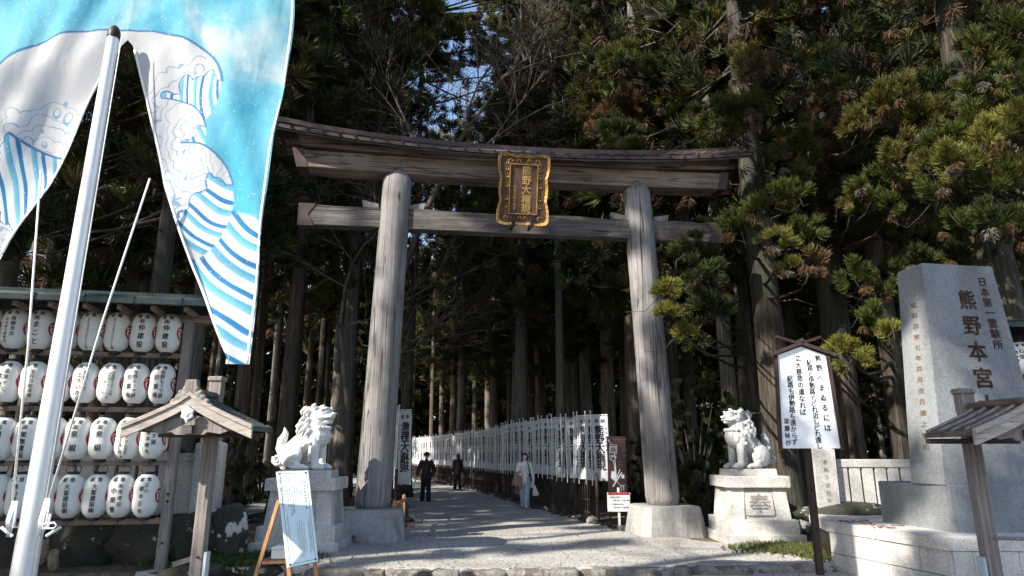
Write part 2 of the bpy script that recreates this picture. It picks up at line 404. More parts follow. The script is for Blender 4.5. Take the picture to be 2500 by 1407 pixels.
mb.build('gold_border', M['gold'], pan)
mb = MB(); Mq = pqM(-0.036)
fn = lambda a, b: tuple(Mq @ Vector((a, 0, b)))
column(mb, '熊野大権現', 0.06, 1.14, 0.215, 0.208, fn, 0.022, 0.03)
column(mb, '北白川房子謹書', -0.19, 0.78, 0.075, 0.078, fn, 0.01, 0.03)
mb.build('lettering', M['gold_text'], pan)
mb = MB()
for x in (-0.2, 0.2):
    mb.box((x, -0.01, 0.02), (0.075, 0.13, 0.24), M=pqM(), bev=0.01); mb.box((x, 0.20, -0.02), (0.06, 0.42, 0.05), bev=0.01)
mb.build('bracket', M['dark_metal'], pq)
# ================================================================ rack of paper lanterns
RP, RA = (-5.0, 10.08), 0.19
def rk(px, py, t=0.0): return onplane(px, py, RP, RA, t)
rack = thing('lantern_rack', 'long roofed timber rack holding four rows of white lanterns', 'rack', (RP[0], RP[1], 0), RA)
L0 = -5.2
def add_post(s, name='post'):
    mb = MB(); mb.box((s, 0, 1.8), (0.13, 0.13, 3.62), bev=0.008); mb.build(name, M['railwood'] if False else M['postwood'], rack)
for s in (0.02, -2.6, -5.1): add_post(s)
BAR = [rk(250, y)[1] for y in (866, 1000, 1131, 1275)]
for z in BAR:
    mb = MB(); mb.box((L0/2, -0.02, z), (abs(L0), 0.05, 0.07), bev=0.005); mb.build('rail', M['railwood'], rack)
ZR = rk(300, 738, 0.70)[1]-0.07
mb = MB()
mb.box((L0/2+0.1, 0, ZR-0.02), (abs(L0)+0.7, 0.10, 0.12)); 
for k in range(12): mb.box((L0/2+2.7-0.45*k, 0, ZR+0.03), (0.06, 1.15, 0.07))
mb.build('roof_beam', M['railwood'], rack)
mb = MB(); a, b = L0-0.3, 0.42
for sg in (-1, 1):
    mb.loft([[(s, sg*0.72, ZR+0.06), (s, sg*0.72, ZR+0.135), (s, sg*0.66, ZR+0.145), (s, sg*0.64, ZR+0.19), (s, 0, ZR+0.33), (s, 0, ZR+0.28), (s, sg*0.64, ZR+0.06)][::sg] for s in (a, b)])
mb.box(((a+b)/2, 0, ZR+0.33), (b-a, 0.16, 0.07), bev=0.02)
for k in range(9): mb.box((b-0.35-k*0.64, -0.66, ZR+0.11), (0.012, 0.15, 0.10))
mb.build('roof', M['roofmetal'], rack)
mb = MB()
for s in (0.02,):
    for z in (0.38, 0.95, 1.05): mb.ball((s, -0.07, z), 0.018, 8, 6)
mb.build('bolt', M['dark_metal'], rack)
# one lantern: body, rims, wire hook, emblem, writing
def lrad(z):     # z 0..0.60, slightly waisted
    t = z/0.60; e = max(0.0, 1-abs(2*t-1)**3.2)
    return 0.185*e**0.42*(1-0.055*math.exp(-((t-0.52)/0.16)**2)) if e > 0 else 0
LP = [(0.075, 0.0)]+[(max(0.075, lrad(0.60*k/34))+(0.0018 if k % 2 else -0.0012), 0.60*k/34) for k in range(1, 34)]+[(0.075, 0.60)]
m_paper, nt, bs = newmat('white_lantern_paper')
bs.inputs['Base Color'].default_value = (0.80, 0.80, 0.785, 1); bs.inputs['Roughness'].default_value = 0.45
tr = nd(nt, 'ShaderNodeBsdfTranslucent'); tr.inputs[0].default_value = (0.8, 0.8, 0.78, 1); mx = nd(nt, 'ShaderNodeMixShader'); mx.inputs[0].default_value = 0.25
nt.links.new(bs.outputs[0], mx.inputs[1]); nt.links.new(tr.outputs[0], mx.inputs[2]); nt.links.new(mx.outputs[0], nt.nodes['Material Output'].inputs[0])
wv = nd(nt, 'ShaderNodeTexWave', wave_type='BANDS', bands_direction='Z', i_Scale=28.0); tc = nd(nt, 'ShaderNodeTexCoord'); nt.links.new(tc.outputs['Object'], wv.inputs[0]); bump(nt, bs, wv.outputs[0], 0.25, 0.004)
M['paper'] = m_paper
def lsurf(ang0):
    def fn(x, z):
        zz = min(0.585, max(0.015, z)); r = max(0.075, lrad(zz))+0.007; a = ang0+x/0.19-pi/2
        return (r*cos(a), r*sin(a), zz)
    return fn
def fill_shape(mb, poly, fn, c, n=5):
    """concentric fill so the patch follows the curve"""
    rings = []
    for k in range(1, n+1):
        rings.append([(c[0]+(p[0]-c[0])*k/n, c[1]+(p[1]-c[1])*k/n) for p in poly])
    vs = [fn(*c)]+[fn(*p) for g in rings for p in g]; m = len(poly); fs = []
    for i in range(m): fs.append((0, 1+i, 1+(i+1) % m))
    for k in range(n-1):
        for i in range(m):
            j = (i+1) % m; fs.append((1+k*m+i, 1+(k+1)*m+i, 1+(k+1)*m+j, 1+k*m+j))
    mb.add(vs, fs)
def make_lantern(emblem='red'):
    root = thing('paper_lantern', '-', 'lantern')
    mb = MB(); mb.lathe(LP, 28); mb.build('shade', M['paper'], root, True)
    mb = MB(); mb.lathe([(0.07, -0.035), (0.083, -0.03), (0.083, 0.008), (0.07, 0.012)], 20); mb.lathe([(0.07, 0.588), (0.083, 0.592), (0.083, 0.625), (0.07, 0.63)], 20)
    mb.build('rim', M['black'], root)
    mb = MB()
    for sg in (-1, 1): mb.tube([(sg*0.08, 0, 0.62), (sg*0.10, 0, 0.68), (sg*0.07, 0, 0.715), (sg*0.02, 0, 0.70), (0, 0, 0.74)], 0.006, 5)
    mb.tube([(0, 0, -0.03), (0, -0.02, -0.12)], 0.004, 4)
    mb.build('hook', M['dark_metal'], root)
    em = MB(); fn = lsurf(EA); circ = [(0.090*cos(2*pi*k/24), 0.30+0.105*sin(2*pi*k/24)) for k in range(24)]
    fill_shape(em, circ, fn, (0, 0.30)); e = em.build('emblem', M[emblem], root)
    sw = MB(); f2 = lambda x, z: tuple(Vector(fn(x, z))+Vector((cos(EA+x/.19-pi/2), sin(EA+x/.19-pi/2), 0))*0.003)
    for q in range(3):   # three comma swirl in white
        a0 = q*2*pi/3+0.4; pts = []
        for k in range(9):
            t = k/8; a = a0+t*2.4; r = 0.028+0.045*t; w = 0.014*(1-t)+0.0035
            pts.append(((r-w)*cos(a), (r-w)*sin(a)*1.1, (r+w)*cos(a), (r+w)*sin(a)*1.1))
        vs = []; fs = []
        for p in pts: vs += [f2(p[0], 0.30+p[1]), f2(p[2], 0.30+p[3])]
        for k in range(8): fs.append((2*k, 2*k+2, 2*k+3, 2*k+1))
        sw.add(vs, fs)
    sw.build('swirl', M['white'], e)
    return root
EA = 1.14      # emblem sits a quarter turn to the right of the writing
TXA = -0.24
lant = make_lantern('red')
def lettering(cols, root, ang=TXA):
    mb = MB(); fn = lsurf(ang)
    put_char(mb, '献', -0.058, 0.525, 0.072, 0.062, fn, 0.03); put_char(mb, '燈', 0.062, 0.525, 0.072, 0.062, fn, 0.03)
    for text, x, y, s, p, b in cols: column(mb, text, x, y, s, p, fn, b, 0.02)
    mb.build('lettering', M['black'], root)
def big(t, k=None, x=0.0, y=0.44):       # company mark then large characters
    n = len(t); p = min(0.115, 0.40/n); return [(t, x, y-p*.1, min(0.10, p*0.98), p, 0.03)]
KK = lambda t, y=0.455: [('㈱', 0, y, 0.085, 0.1, 0.01)]+[(t, 0, y-0.10, min(0.10, 0.36/len(t)), 0.375/len(t), 0.03)]
ROWS = [
 (412, 816, [KK('仲建設'), KK('仲建設'), [('セントラルコンクリート㈱', 0, 0.465, 0.048, 0.0385, 0.012)], [('セントラルコンクリート㈱', 0, 0.465, 0.048, 0.0385, 0.012)], KK('山本組'), KK('まこと'), [('高栖浩治', 0.03, 0.44, 0.068, 0.075, 0.02), ('司法書士事務所', -0.06, 0.42, 0.045, 0.052, 0.02)], KK('東組')]),
 (395, 939, [[('熊野もうで餅', 0.035, 0.455, 0.07, 0.068, 0.02), ('珍重庵', -0.05, 0.38, 0.085, 0.13, 0.02)]]*2+[[('浦島観光ホテル㈱', 0.06, 0.45, 0.046, 0.045, 0), ('山水館川湯みどりや', 0.01, 0.44, 0.046, 0.045, 0), ('まつや', -0.05, 0.31, 0.055, 0.08, 0)], [('熊野本宮', 0.04, 0.43, 0.07, 0.075, 0.02), ('とりいの店', -0.05, 0.40, 0.075, 0.085, 0.02)], KK('宮本工務店'), [('宝月自動車㈲', 0.04, 0.44, 0.066, 0.068, 0.02), ('杉林久士', -0.05, 0.30, 0.06, 0.075, 0.02)], [('温泉やど', 0.03, 0.44, 0.07, 0.085, 0.02), ('大村屋', -0.06, 0.37, 0.10, 0.13, 0.03)]]),
 (374, 1071, [[('いす屋', 0.045, 0.42, 0.075, 0.09, 0.02), ('榎本榮夫', -0.04, 0.38, 0.07, 0.09, 0.02)], [('COFFEE', 0.04, 0.44, 0.085, 0.066, 0.02), ('CAFEALMA', -0.05, 0.42, 0.075, 0.054, 0.02)], KK('泉組'), KK('泉組'), KK('丸東'), KK('果無建設'), KK('岡本')]),
 (357, 1211, [[('正八', 0.03, 0.45, 0.07, 0.08, 0.02), ('榎本正也', -0.04, 0.40, 0.07, 0.10, 0.02)], [('㈱豊建設', 0.045, 0.44, 0.066, 0.082, 0.015), ('小原豊', -0.05, 0.38, 0.085, 0.13, 0.03)], big('大富建設㈱'), big('大富建設㈱'), KK('玉置組'), big('栗山林業㈱'), KK('瀧建設')]),
]
LLAB = [['rightmost lantern of the top row reading 仲 建 設', 'top row lantern reading 仲 建 設 second from the right post', 'top row lantern with slanting katakana, right one of the pair', 'top row lantern with slanting katakana, left one of the pair', 'top row lantern half hidden behind the flagpole', 'top row lantern with three bold hiragana まこと', 'top row lantern with two columns starting 高栖', 'lantern cut by the left picture edge in the top row'],
 ['rightmost lantern of the second row reading 珍重庵', 'second row lantern reading 珍重庵, one in from the right end', 'second row lantern with three faint thin columns of writing', 'second row lantern with hiragana とりいの店', 'second row lantern half hidden behind the flagpole', 'second row lantern reading 宝月自動車 left of the flagpole', 'leftmost lantern of the second row reading 温泉やど'],
 ['third row lantern reading 榎本榮夫 beside the right post', 'lantern with the Latin letters COFFEE under the little roof', 'third row lantern reading 泉組, right one of two', 'third row lantern reading 泉組, left one of two', 'third row lantern half hidden behind the flagpole', 'third row lantern reading 果無建設 left of the flagpole', 'third row lantern cut by the left picture edge'],
 ['bottom row lantern reading 榎本正也 beside the right post', 'bottom row lantern reading 小原豊, second from the right post', 'bottom row lantern reading 大富建設, right one of two', 'bottom row lantern reading 大富建設, left one of two', 'bottom row lantern half hidden behind the flagpole', 'bottom row lantern reading 栗山林業 by the ropes', 'bottom row lantern cut by the left picture edge']]
first = True
for ri, (px0, py0, cols) in enumerate(ROWS):
    for k, c in enumerate(cols):
        s, z = rk(px0-62.3*k+(0.9*k if ri > 1 else 0), py0-0.030*62*k*(1 if ri == 0 else .5 if ri == 1 else -.15), 0.04)
        o = lant if first else copy_tree(lant); first = False
        if o is not lant:
            for ch in list(o.children):
                if ch.name.startswith('lettering'): bpy.data.objects.remove(ch)
        o['label'] = LLAB[ri][k]; o['group'] = 'white paper lanterns on the rack'
        o.location = (RP[0]+s*cos(RA)+0.04*sin(RA), RP[1]+s*sin(RA)-0.04*cos(RA), z-0.295); o.rotation_euler = (rnd.uniform(-.02, .02), rnd.uniform(-.02, .02), RA+0.29+rnd.uniform(-.07, .07))
        o.scale = (0.96, 0.96, 1.0); o['cols'] = 0
        del o['cols']; o_cols = c
        lettering(c, o)
# ================================================================ second lantern rack far right, behind the monument
r2 = thing('lantern_rack', 'second lantern rack peeking out behind the stone monument', 'rack', (8.35, 12.1, 0), 0.05)
mb = MB()
for s in (-0.25, 2.6): mb.box((s, 0.25, 2.0), (0.13, 0.13, 4.0), bev=0.008)
mb.build('post', M['postwood'], r2)
z2 = at(2470, 812, 12.1).z
mb = MB()
for sg in (-1, 1): mb.loft([[(s, sg*0.6, z2), (s, sg*0.6, z2+0.09), (s, 0, z2+0.26), (s, 0, z2+0.2)][::sg] for s in (-0.5, 3.0)])
mb.build('roof', M['roofmetal'], r2)
mb = MB()
for z in (at(2480, 927, 12.1).z, at(2480, 1040, 12.1).z): mb.box((1.1, 0.1, z), (2.9, 0.05, 0.07))
mb.build('rail', M['railwood'], r2)
EA = 0.95
lb = make_lantern('black')
spots = [(2462, 874, '玉木屋', 'right hand lantern with black emblem nearest the monument edge'), (2492, 876, '石垣', 'lantern with black emblem cut by the right picture edge'), (2478, 985, '下湯川', 'lower lantern behind the little bark roof at the right edge')]
for k, (px, py, t, lab) in enumerate(spots):
    p = at(px, py, 12.0-0.05*k); o = lb if k == 0 else copy_tree(lb)
    if k:
        for ch in list(o.children):
            if ch.name.startswith('lettering'): bpy.data.objects.remove(ch)
    o.location = (p.x, p.y, p.z-0.3); o.rotation_euler = (0, 0, -0.9 if k == 0 else -0.5 if k == 1 else -0.2)
    o['label'] = lab; o['group'] = 'lanterns behind the monument'; lettering([(t, 0, 0.42, 0.09, 0.11, 0.03)], o, 0.0)
# ================================================================ flagpole and printed cloth
pole = thing('flagpole', 'tall tapered silver metal flagpole standing in front of the lantern rack', 'flagpole', (-3.42, 5.0, -0.1))
mb = MB(); prof = [(0.085, 0.0)]+[(lerp(0.083, 0.046, k/20), lerp(0.02, 5.16, k/20)) for k in range(21)]+[(0.04, 5.215), (0.028, 5.24)]
mb.lathe(prof, 32); shade(mb.build('shaft', M['steel'], pole), 30)
mb = MB(); mb.lathe([(0.05, 5.16), (0.052, 5.17), (0.05, 5.22), (0.03, 5.27), (0.006, 5.29)], 20, c=(0, 0, 0)); shade(mb.build('cap', M['dark_metal'], pole), 40)
mb = MB()
for z in (1.2,):
    for sg in (-1, 1): mb.tube([(sg*0.07, 0, z), (sg*0.12, -0.01, z), (sg*0.125, -0.01, z+0.09)], 0.009, 6); mb.tube([(sg*0.12-0.0, -0.01, z-0.06), (sg*0.12+sg*0.09, -0.01, z+0.0)], 0.011, 6)
mb.build('cleat', M['white'], pole)
def rope(name, pts, lab, r=0.0085, hank=None):
    mb = MB(); mb.tube(pts, r, 6); o = mb.build(name, M['rope'], None, True); return tag(o, lab, 'rope')
mb = MB(); mb.tube([(-3.815, 4.98, 3.83), (-3.66, 4.975, 2.4), (-3.55, 4.96, 1.12)], 0.0085, 6)
for k in range(4): mb.tube([(-3.55+0.008*k, 4.95, 1.28), (-3.565+0.008*k, 4.94, 1.15), (-3.555+0.008*k, 4.95, 1.04), (-3.54+0.008*k, 4.95, 1.15), (-3.545+0.008*k, 4.95, 1.28)], 0.006, 5)
tag(mb.build('rope', M['rope'], None, True), 'left white rope running from the cloth to a coil by the pole', 'rope')
mb = MB(); mb.tube([(-2.935, 5.0, 3.77), (-3.12, 4.97, 2.6), (-3.31, 4.93, 1.12)], 0.0085, 6)
for k in range(4): mb.tube([(-3.30+0.008*k, 4.92, 1.30), (-3.315+0.009*k, 4.91, 1.14), (-3.305+0.008*k, 4.92, 1.04), (-3.29+0.008*k, 4.92, 1.14), (-3.295+0.008*k, 4.92, 1.30)], 0.006, 5)
mb.tube([(-3.28, 4.91, 1.1), (-3.2, 4.9, 1.1), (-3.18, 4.9, 1.12), (-3.2, 4.9, 1.14), (-3.28, 4.91, 1.13)], 0.006, 5)
tag(mb.build('rope', M['rope'], None, True), 'right white rope slanting from the cloth edge to a coil', 'rope')
mb = MB()
for sg in (-1, 1): mb.tube([(-3.42+sg*0.088, 4.97, 0.0), (-3.385+sg*0.054, 4.97, 5.1)], 0.0045, 5)
tag(mb.build('halyard', M['rope'], None, True), 'pair of thin halyard lines hugging both sides of the flagpole', 'rope')
# cloth: swallow tailed sheet with a generic printed swell pattern
def cl_in(z): return float(np.interp(z, [2.28, 2.30, 3.07, 3.79, 4.57, 5.14], [1.20, 1.215, 0.80, 0.475, 0.235, 0.035]))
def cl_out(z): return float(np.interp(z, [2.27, 3.2, 4.27, 5.45, 7], [1.375, 1.375, 1.405, 1.435, 1.45]))
mb = MB(); NZ, NX = 90, 24
zs = [2.275+(6.9-2.275)*k/NZ for k in range(NZ+1)]
for sg in (1, -1):
    vs = []; fs = []
    for z in zs:
        a = cl_in(z) if z < 5.14 else 0.0; b = cl_out(z)
        for i in range(NX+1):
            x = lerp(a, b, i/NX)
            y = 0.045*sin(x*5.0+z*1.3)+0.03*sin(z*3.1+x*3.5)+0.018*sin(x*9-z*2.2)+0.008*sin(x*23+z*7)+0.07*max(0, (3.4-z))*sin(z*2.0+x)*0.4+0.012*sin(x*17+z*4)
            vs.append((-3.395+sg*x, 5.12+y, z))
    for k in range(NZ):
        for i in range(NX):
            q = (k*(NX+1)+i, k*(NX+1)+i+1, (k+1)*(NX+1)+i+1, (k+1)*(NX+1)+i)
            fs.append(q if sg > 0 else q[::-1])
    mb.add(vs, fs)
cm, nt, bs = newmat('printed_blue_cloth')
tc = nd(nt, 'ShaderNodeTexCoord'); sep = nd(nt, 'ShaderNodeSeparateXYZ'); nt.links.new(tc.outputs['Object'], sep.inputs[0])
def mth(op, a, b=None, c=None):
    n = nd(nt, 'ShaderNodeMath', operation=op)
    for i, v in enumerate((a, b, c)):
        if v is None: continue
        if isinstance(v, (int, float)): n.inputs[i].default_value = v
        else: nt.links.new(v, n.inputs[i])
    return n.outputs[0]
X, Z = sep.outputs[0], sep.outputs[2]
n1 = noise(nt, 1.3, (1, 1, 0.7), 6, 0.6, 0.6)
sky = ramp(nt, [(0.38, (0.10, 0.50, 0.72)), (0.55, (0.25, 0.64, 0.80)), (0.72, (0.78, 0.86, 0.90))], n1.outputs[0]).outputs[0]
def dist(cx, cz, ax=1.0, az=1.0):
    dx = mth('MULTIPLY', mth('SUBTRACT', X, cx), 1/ax); dz = mth('MULTIPLY', mth('SUBTRACT', Z, cz), 1/az)
    return mth('SQRT', mth('ADD', mth('MULTIPLY', dx, dx), mth('MULTIPLY', dz, dz)))
nw = noise(nt, 0.9, (1, 1, 1), 2, 0.5)
def bands(cx, cz, ax, az, freq):
    d = mth('ADD', dist(cx, cz, ax, az), mth('MULTIPLY', nw.outputs[0], 0.22))
    f = mth('FRACT', mth('MULTIPLY', d, freq))
    return ramp(nt, [(0.0, (0.78, 0.84, 0.88)), (0.22, (0.80, 0.86, 0.90)), (0.26, (0.04, 0.22, 0.52)), (0.40, (0.05, 0.28, 0.58)), (0.44, (0.80, 0.86, 0.90)), (0.60, (0.72, 0.82, 0.88)), (0.64, (0.10, 0.46, 0.72)), (0.86, (0.28, 0.62, 0.80)), (0.90, (0.80, 0.86, 0.90))], f).outputs[0]
def smask(v, edge, w=0.01): # 1 where v < edge
    n = nd(nt, 'ShaderNodeMapRange', interpolation_type='SMOOTHSTEP'); n.inputs[1].default_value = edge-w; n.inputs[2].default_value = edge+w; n.inputs[3].default_value = 1; n.inputs[4].default_value = 0
    nt.links.new(v, n.inputs[0]); return n.outputs[0]
swell = bands(-1.45, 4.5, 1.0, 1.25, 5.2)
line = mth('ADD', mth('MULTIPLY', mth('SUBTRACT', X, -2.9), -0.42), 3.80)
line = mth('ADD', line, mth('MULTIPLY', nd(nt, 'ShaderNodeMath', operation='SINE').outputs[0], 0))
below = smask(mth('SUBTRACT', Z, line), 0.0, 0.02)
col = mixc(nt, sky, swell, below)
b2 = bands(-2.10, 4.70, 1.0, 1.25, 6.5)
WH, LN = (0.70, 0.72, 0.76), (0.08, 0.24, 0.50)
vo = nd(nt, 'ShaderNodeTexVoronoi', i_Scale=8.0); nt.links.new(tc.outputs['Object'], vo.inputs[0])
sc_ = mth('MULTIPLY', vo.outputs['Distance'], 0.30); SW = None; SO = None; SC = None
for (cx, cz, ax, az), (qx, qz, rx, rz_) in (((-3.45, 4.62, 0.98, 0.62), (-2.70, 4.28, 0.46, 0.60)), ((-4.6, 3.9, 0.75, 0.80), (-3.95, 3.85, 0.42, 0.62)), ((-3.02, 4.16, 0.46, 0.42), (-2.62, 3.96, 0.33, 0.36)), ((-2.86, 3.62, 0.56, 0.56), (-2.40, 3.36, 0.46, 0.56)), ((-4.8, 3.0, .8, .6), (-4.2, 2.8, .5, .5))):
    o_ = dist(cx, cz, ax, az); c_ = mth('SUBTRACT', 2.0, mth('ADD', dist(qx, qz, rx, rz_), sc_)); d = mth('MAXIMUM', o_, c_)
    SO = o_ if SO is None else mth('MINIMUM', SO, o_); SW = d if SW is None else mth('MINIMUM', SW, d); SC = c_ if SC is None else mth('MAXIMUM', SC, c_)
col = mixc(nt, col, b2, mth('MULTIPLY', smask(SO, 1.0, 0.01), smask(mth('MULTIPLY', below, -1), -0.5, .1) if False else 1.0))
col = mixc(nt, col, LN, smask(SW, 1.03, 0.01)); col = mixc(nt, col, WH, smask(SW, 1.0, 0.01))
ln2 = mth('ABSOLUTE', mth('SUBTRACT', mth('FRACT', mth('MULTIPLY', SC, 6.0)), 0.5))
col = mixc(nt, col, (0.30, 0.46, 0.66), mth('MULTIPLY', mth('MULTIPLY', smask(ln2, 0.07, 0.03), smask(SW, 0.99, 0.01)), smask(mth('MULTIPLY', SC, -1), -0.72, .01)))
dots = nd(nt, 'ShaderNodeTexVoronoi', i_Scale=26.0); nt.links.new(tc.outputs['Object'], dots.inputs[0])
col = mixc(nt, col, (0.85, 0.9, 0.93), mth('MULTIPLY', smask(dots.outputs['Distance'], 0.13, 0.03), mth('MULTIPLY', smask(SW, 1.9, 0.2), 0.7)))
nt.links.new(col, bs.inputs['Base Color']); bs.inputs['Roughness'].default_value = 0.7; bs.inputs['Specular IOR Level'].default_value = 0.15
tr = nd(nt, 'ShaderNodeBsdfTranslucent'); nt.links.new(col, tr.inputs[0]); mx = nd(nt, 'ShaderNodeMixShader'); mx.inputs[0].default_value = 0.5
nt.links.new(bs.outputs[0], mx.inputs[1]); nt.links.new(tr.outputs[0], mx.inputs[2]); nt.links.new(mx.outputs[0], nt.nodes['Material Output'].inputs[0])
wn = noise(nt, 4.0, (1, 1, 0.45), 3, 0.5, 0.3); bump(nt, bs, wn.outputs[0], 0.35, 0.06)
ban = mb.build('cloth_banner', cm, None, True); mb = MB()
for sg in (-1, 1):
    for fn_, o_ in ((cl_out, -0.012), (cl_in, 0.012)):
        pts = [(-3.395+sg*(fn_(z)+o_), 5.112+0.045*sin((fn_(z)+o_)*5.0+z*1.3)+0.03*sin(z*3.1+(fn_(z)+o_)*3.5)+0.018*sin((fn_(z)+o_)*9-z*2.2)+0.008*sin((fn_(z)+o_)*23+z*7)+0.07*max(0, (3.4-z))*sin(z*2.0+(fn_(z)+o_))*0.4, z) for z in zs if z < (6.9 if fn_ is cl_out else 5.1)]
        mb.tube(pts, 0.011, 5, squash=0.4)
mb.build('hem', M['white'], ban, True)
tag(ban, 'huge blue and white printed swallow tailed cloth hanging behind the flagpole', 'banner')
# ================================================================ small roofed notice posts
def shelter(name, label, x, Yf, Yb, zr, ze, hw, postY, bark, drop=0.0, ornament=True):
    r = thing(name, label, 'notice board', (x, postY, 0))
    mb = MB(); mb.box((0, 0, (zr+0.3-drop)/2-0.1), (0.135, 0.12, zr+0.5-drop), bev=0.008); po = mb.build('post', M['postwood'], r)
    mb = MB(); mb.box((0, 0, zr+0.36-drop), (0.175, 0.16, 0.06), bev=0.012); mb.box((0, 0, zr+0.24-drop), (0.139, 0.124, 0.2)); mb.build('post_cap', M['postwood'], po)
    yf, yb = Yf-postY, Yb-postY
    def curve(t):   # 0 ridge .. 1 eave, hollow sweep
        return (hw*t, lerp(zr, ze, t**0.82))
    ks = [k/8 for k in range(9)]
    mb = MB()
    for sg in (-1, 1):
        rings = []
        for y in (yf+0.05, yb-0.03):
            top = [(sg*curve(t)[0], y, curve(t)[1]+0.045) for t in ks]; bot = [(sg*curve(t)[0], y, curve(t)[1]) for t in ks][::-1]
            rings.append((top+bot)[::sg])
        mb.loft(rings)
    rf = mb.build('roof', bark, r)
    mb = MB()
    if ornament:
        for k in range(14):
            for sg in (-1, 1):
                for q in range(5):
                    t = (k+0.5)/14; X_, Z_ = curve(t)
                    mb.box((sg*X_, lerp(yf+0.1, yb-0.1, (q+rnd.random()*.5)/4.5), Z_+0.05), (hw/12, 0.14, 0.012), (0, sg*R(-18)*-1, rnd.uniform(-.1, .1)))
    else:
        for q in range(4):
            for sg in (-1, 1): mb.tube([(sg*curve(t)[0], lerp(yf+0.12, yb-0.08, q/3), curve(t)[1]+0.06) for t in ks], 0.02, 6)
    mb.build('shingle', bark if ornament else M['postwood'], rf)
    for nm, dz, wd, th, y in (('barge_board', -0.03, 0.10, 0.035, yf), ('barge_board', 0.045, 0.045, 0.05, yf-0.012)):
        for sg in (-1, 1):
            mb = MB(); rings = []
            for y_ in (y-th/2, y+th/2):
                rings.append(([(sg*curve(t)[0]*1.02, y_, curve(t)[1]+dz+wd/2) for t in ks]+[(sg*curve(t)[0]*1.02, y_, curve(t)[1]+dz-wd/2) for t in ks][::-1])[::sg])
            mb.loft(rings); mb.build(nm, M['litwood'], r)
    # carved cross board under the gable
    mb = MB(); zb = ze+0.02; w = hw*0.80
    low = [(-w, zb), (-w*.75, zb-0.02), (-w*.6, zb-0.05), (-w*.35, zb-0.03), (-w*.28, zb-0.06), (w*.28, zb-0.06), (w*.35, zb-0.03), (w*.6, zb-0.05), (w*.75, zb-0.02), (w, zb)]
    mb.prism([(w, zb+0.03), (0, zb+0.16), (-w, zb+0.03)]+low, 0.06+yf, 0.10+yf); mb.build('gable_board', M['postwood'], r)
    mb = MB(); mb.box((0, (yf+yb)/2, ze+0.015), (0.10, yb-yf, 0.09)); mb.box((0, -0.02, ze-0.03), (2*hw*0.86, 0.09, 0.05)); mb.build('crossbeam', M['beam'], r)
    if ornament:
        o = MB()
        o.prism([(-0.05, zr+0.02), (0.05, zr+0.02), (0.07, zr+0.12), (0.06, zr+0.20), (-0.06, zr+0.20), (-0.07, zr+0.12)], yf-0.03, yf+0.05)
        for sg in (-1, 1):
            for q, (a, b, rr) in enumerate(((0.08, 0.03, 0.05), (0.13, -0.0, 0.045), (0.18, -0.045, 0.04), (0.23, -0.09, 0.03), (0.06, 0.10, 0.035), (0.11, 0.06, 0.03))): o.ball((sg*a, yf, zr+b), (rr, 0.035, rr), 10, 8)
        blob('ridge_ornament', o, 0.008, M['postwood'], r, 2)
        g = MB()
        for a in range(6): g.ball((0.045*cos(a*pi/3+.5), yf-0.03, zr-0.17+0.05*sin(a*pi/3+.5)), (0.03, 0.02, 0.03), 10, 8)
        g.ball((0, yf-0.04, zr-0.17), (0.04, 0.025, 0.04)); g.cap((0, yf-0.03, zr-0.2), 0.02, (0, yf-0.03, zr-0.26), 0.012)
        blob('gable_pendant', g, 0.006, M['white'], r, 2)
    mb = MB(); mb.box((0, (yf+yb)/2+0.02, zr+0.07), (0.11, yb-yf-0.04, 0.07), bev=0.02); mb.build('ridge_beam', bark, r)
    return r
M['board_edge'] = plain('blue_grey_board', (0.36, 0.42, 0.48), 0.5, 0, 0.1)
bark = wood('lichened_shingle', (0.045, 0.05, 0.05), (0.10, 0.115, 0.115), (0.22, 0.24, 0.235), (18, 2, 18), 1.0, 0.8, 0.4)
bark2 = wood('cypress_bark_roofing', (0.06, 0.045, 0.038), (0.14, 0.115, 0.10), (0.27, 0.245, 0.225), (18, 3, 18), 1.0, 1.0, 0.4)
zr_ = at(470, 972, 7.3).z; ze_ = at(305, 1052, 7.3).z
sh = shelter('roofed_notice_post', 'small gabled wooden roof on a grey post in front of the lantern rack', -3.50, 7.3, 7.98, zr_, ze_, 0.69, 7.92, bark, 0.09)
mb = MB(); mb.box((-0.12, -0.02, 0.46), (0.30, 0.04, 0.055), (0, R(-17), 0)); mb.build('brace', M['postwood'], sh)
mb = MB(); mb.box((0.10, -0.02, 0.10), (0.03, 0.10, 0.90)); mb.build('board', M['board_edge'], sh)
mb = MB(); mb.ball((0.02, -0.075, 0.5), 0.015, 8, 6); mb.build('bolt', M['dark_metal'], sh)
zr_ = at(2480, 1003, 6.5).z; ze_ = at(2275, 1070, 6.9).z
sh2 = shelter('roofed_notice_post', 'small bark roofed wooden post in front of the stone monument', 4.72, 6.15, 6.93, zr_, ze_, 0.53, 7.0, bark2, 0.13, ornament=False)
p = at(2425, 1312, 7.0)
mb = MB(); mb.tube([(0.02, -0.08, p.z), (1.2, -0.08, p.z-0.02)], 0.018, 8); mb.build('bamboo_rail', M['postwood'], sh2)
mb = MB(); mb.box((-0.105, -0.02, 0.15), (0.03, 0.10, 0.95)); mb.build('board', M['board_edge'], sh2)
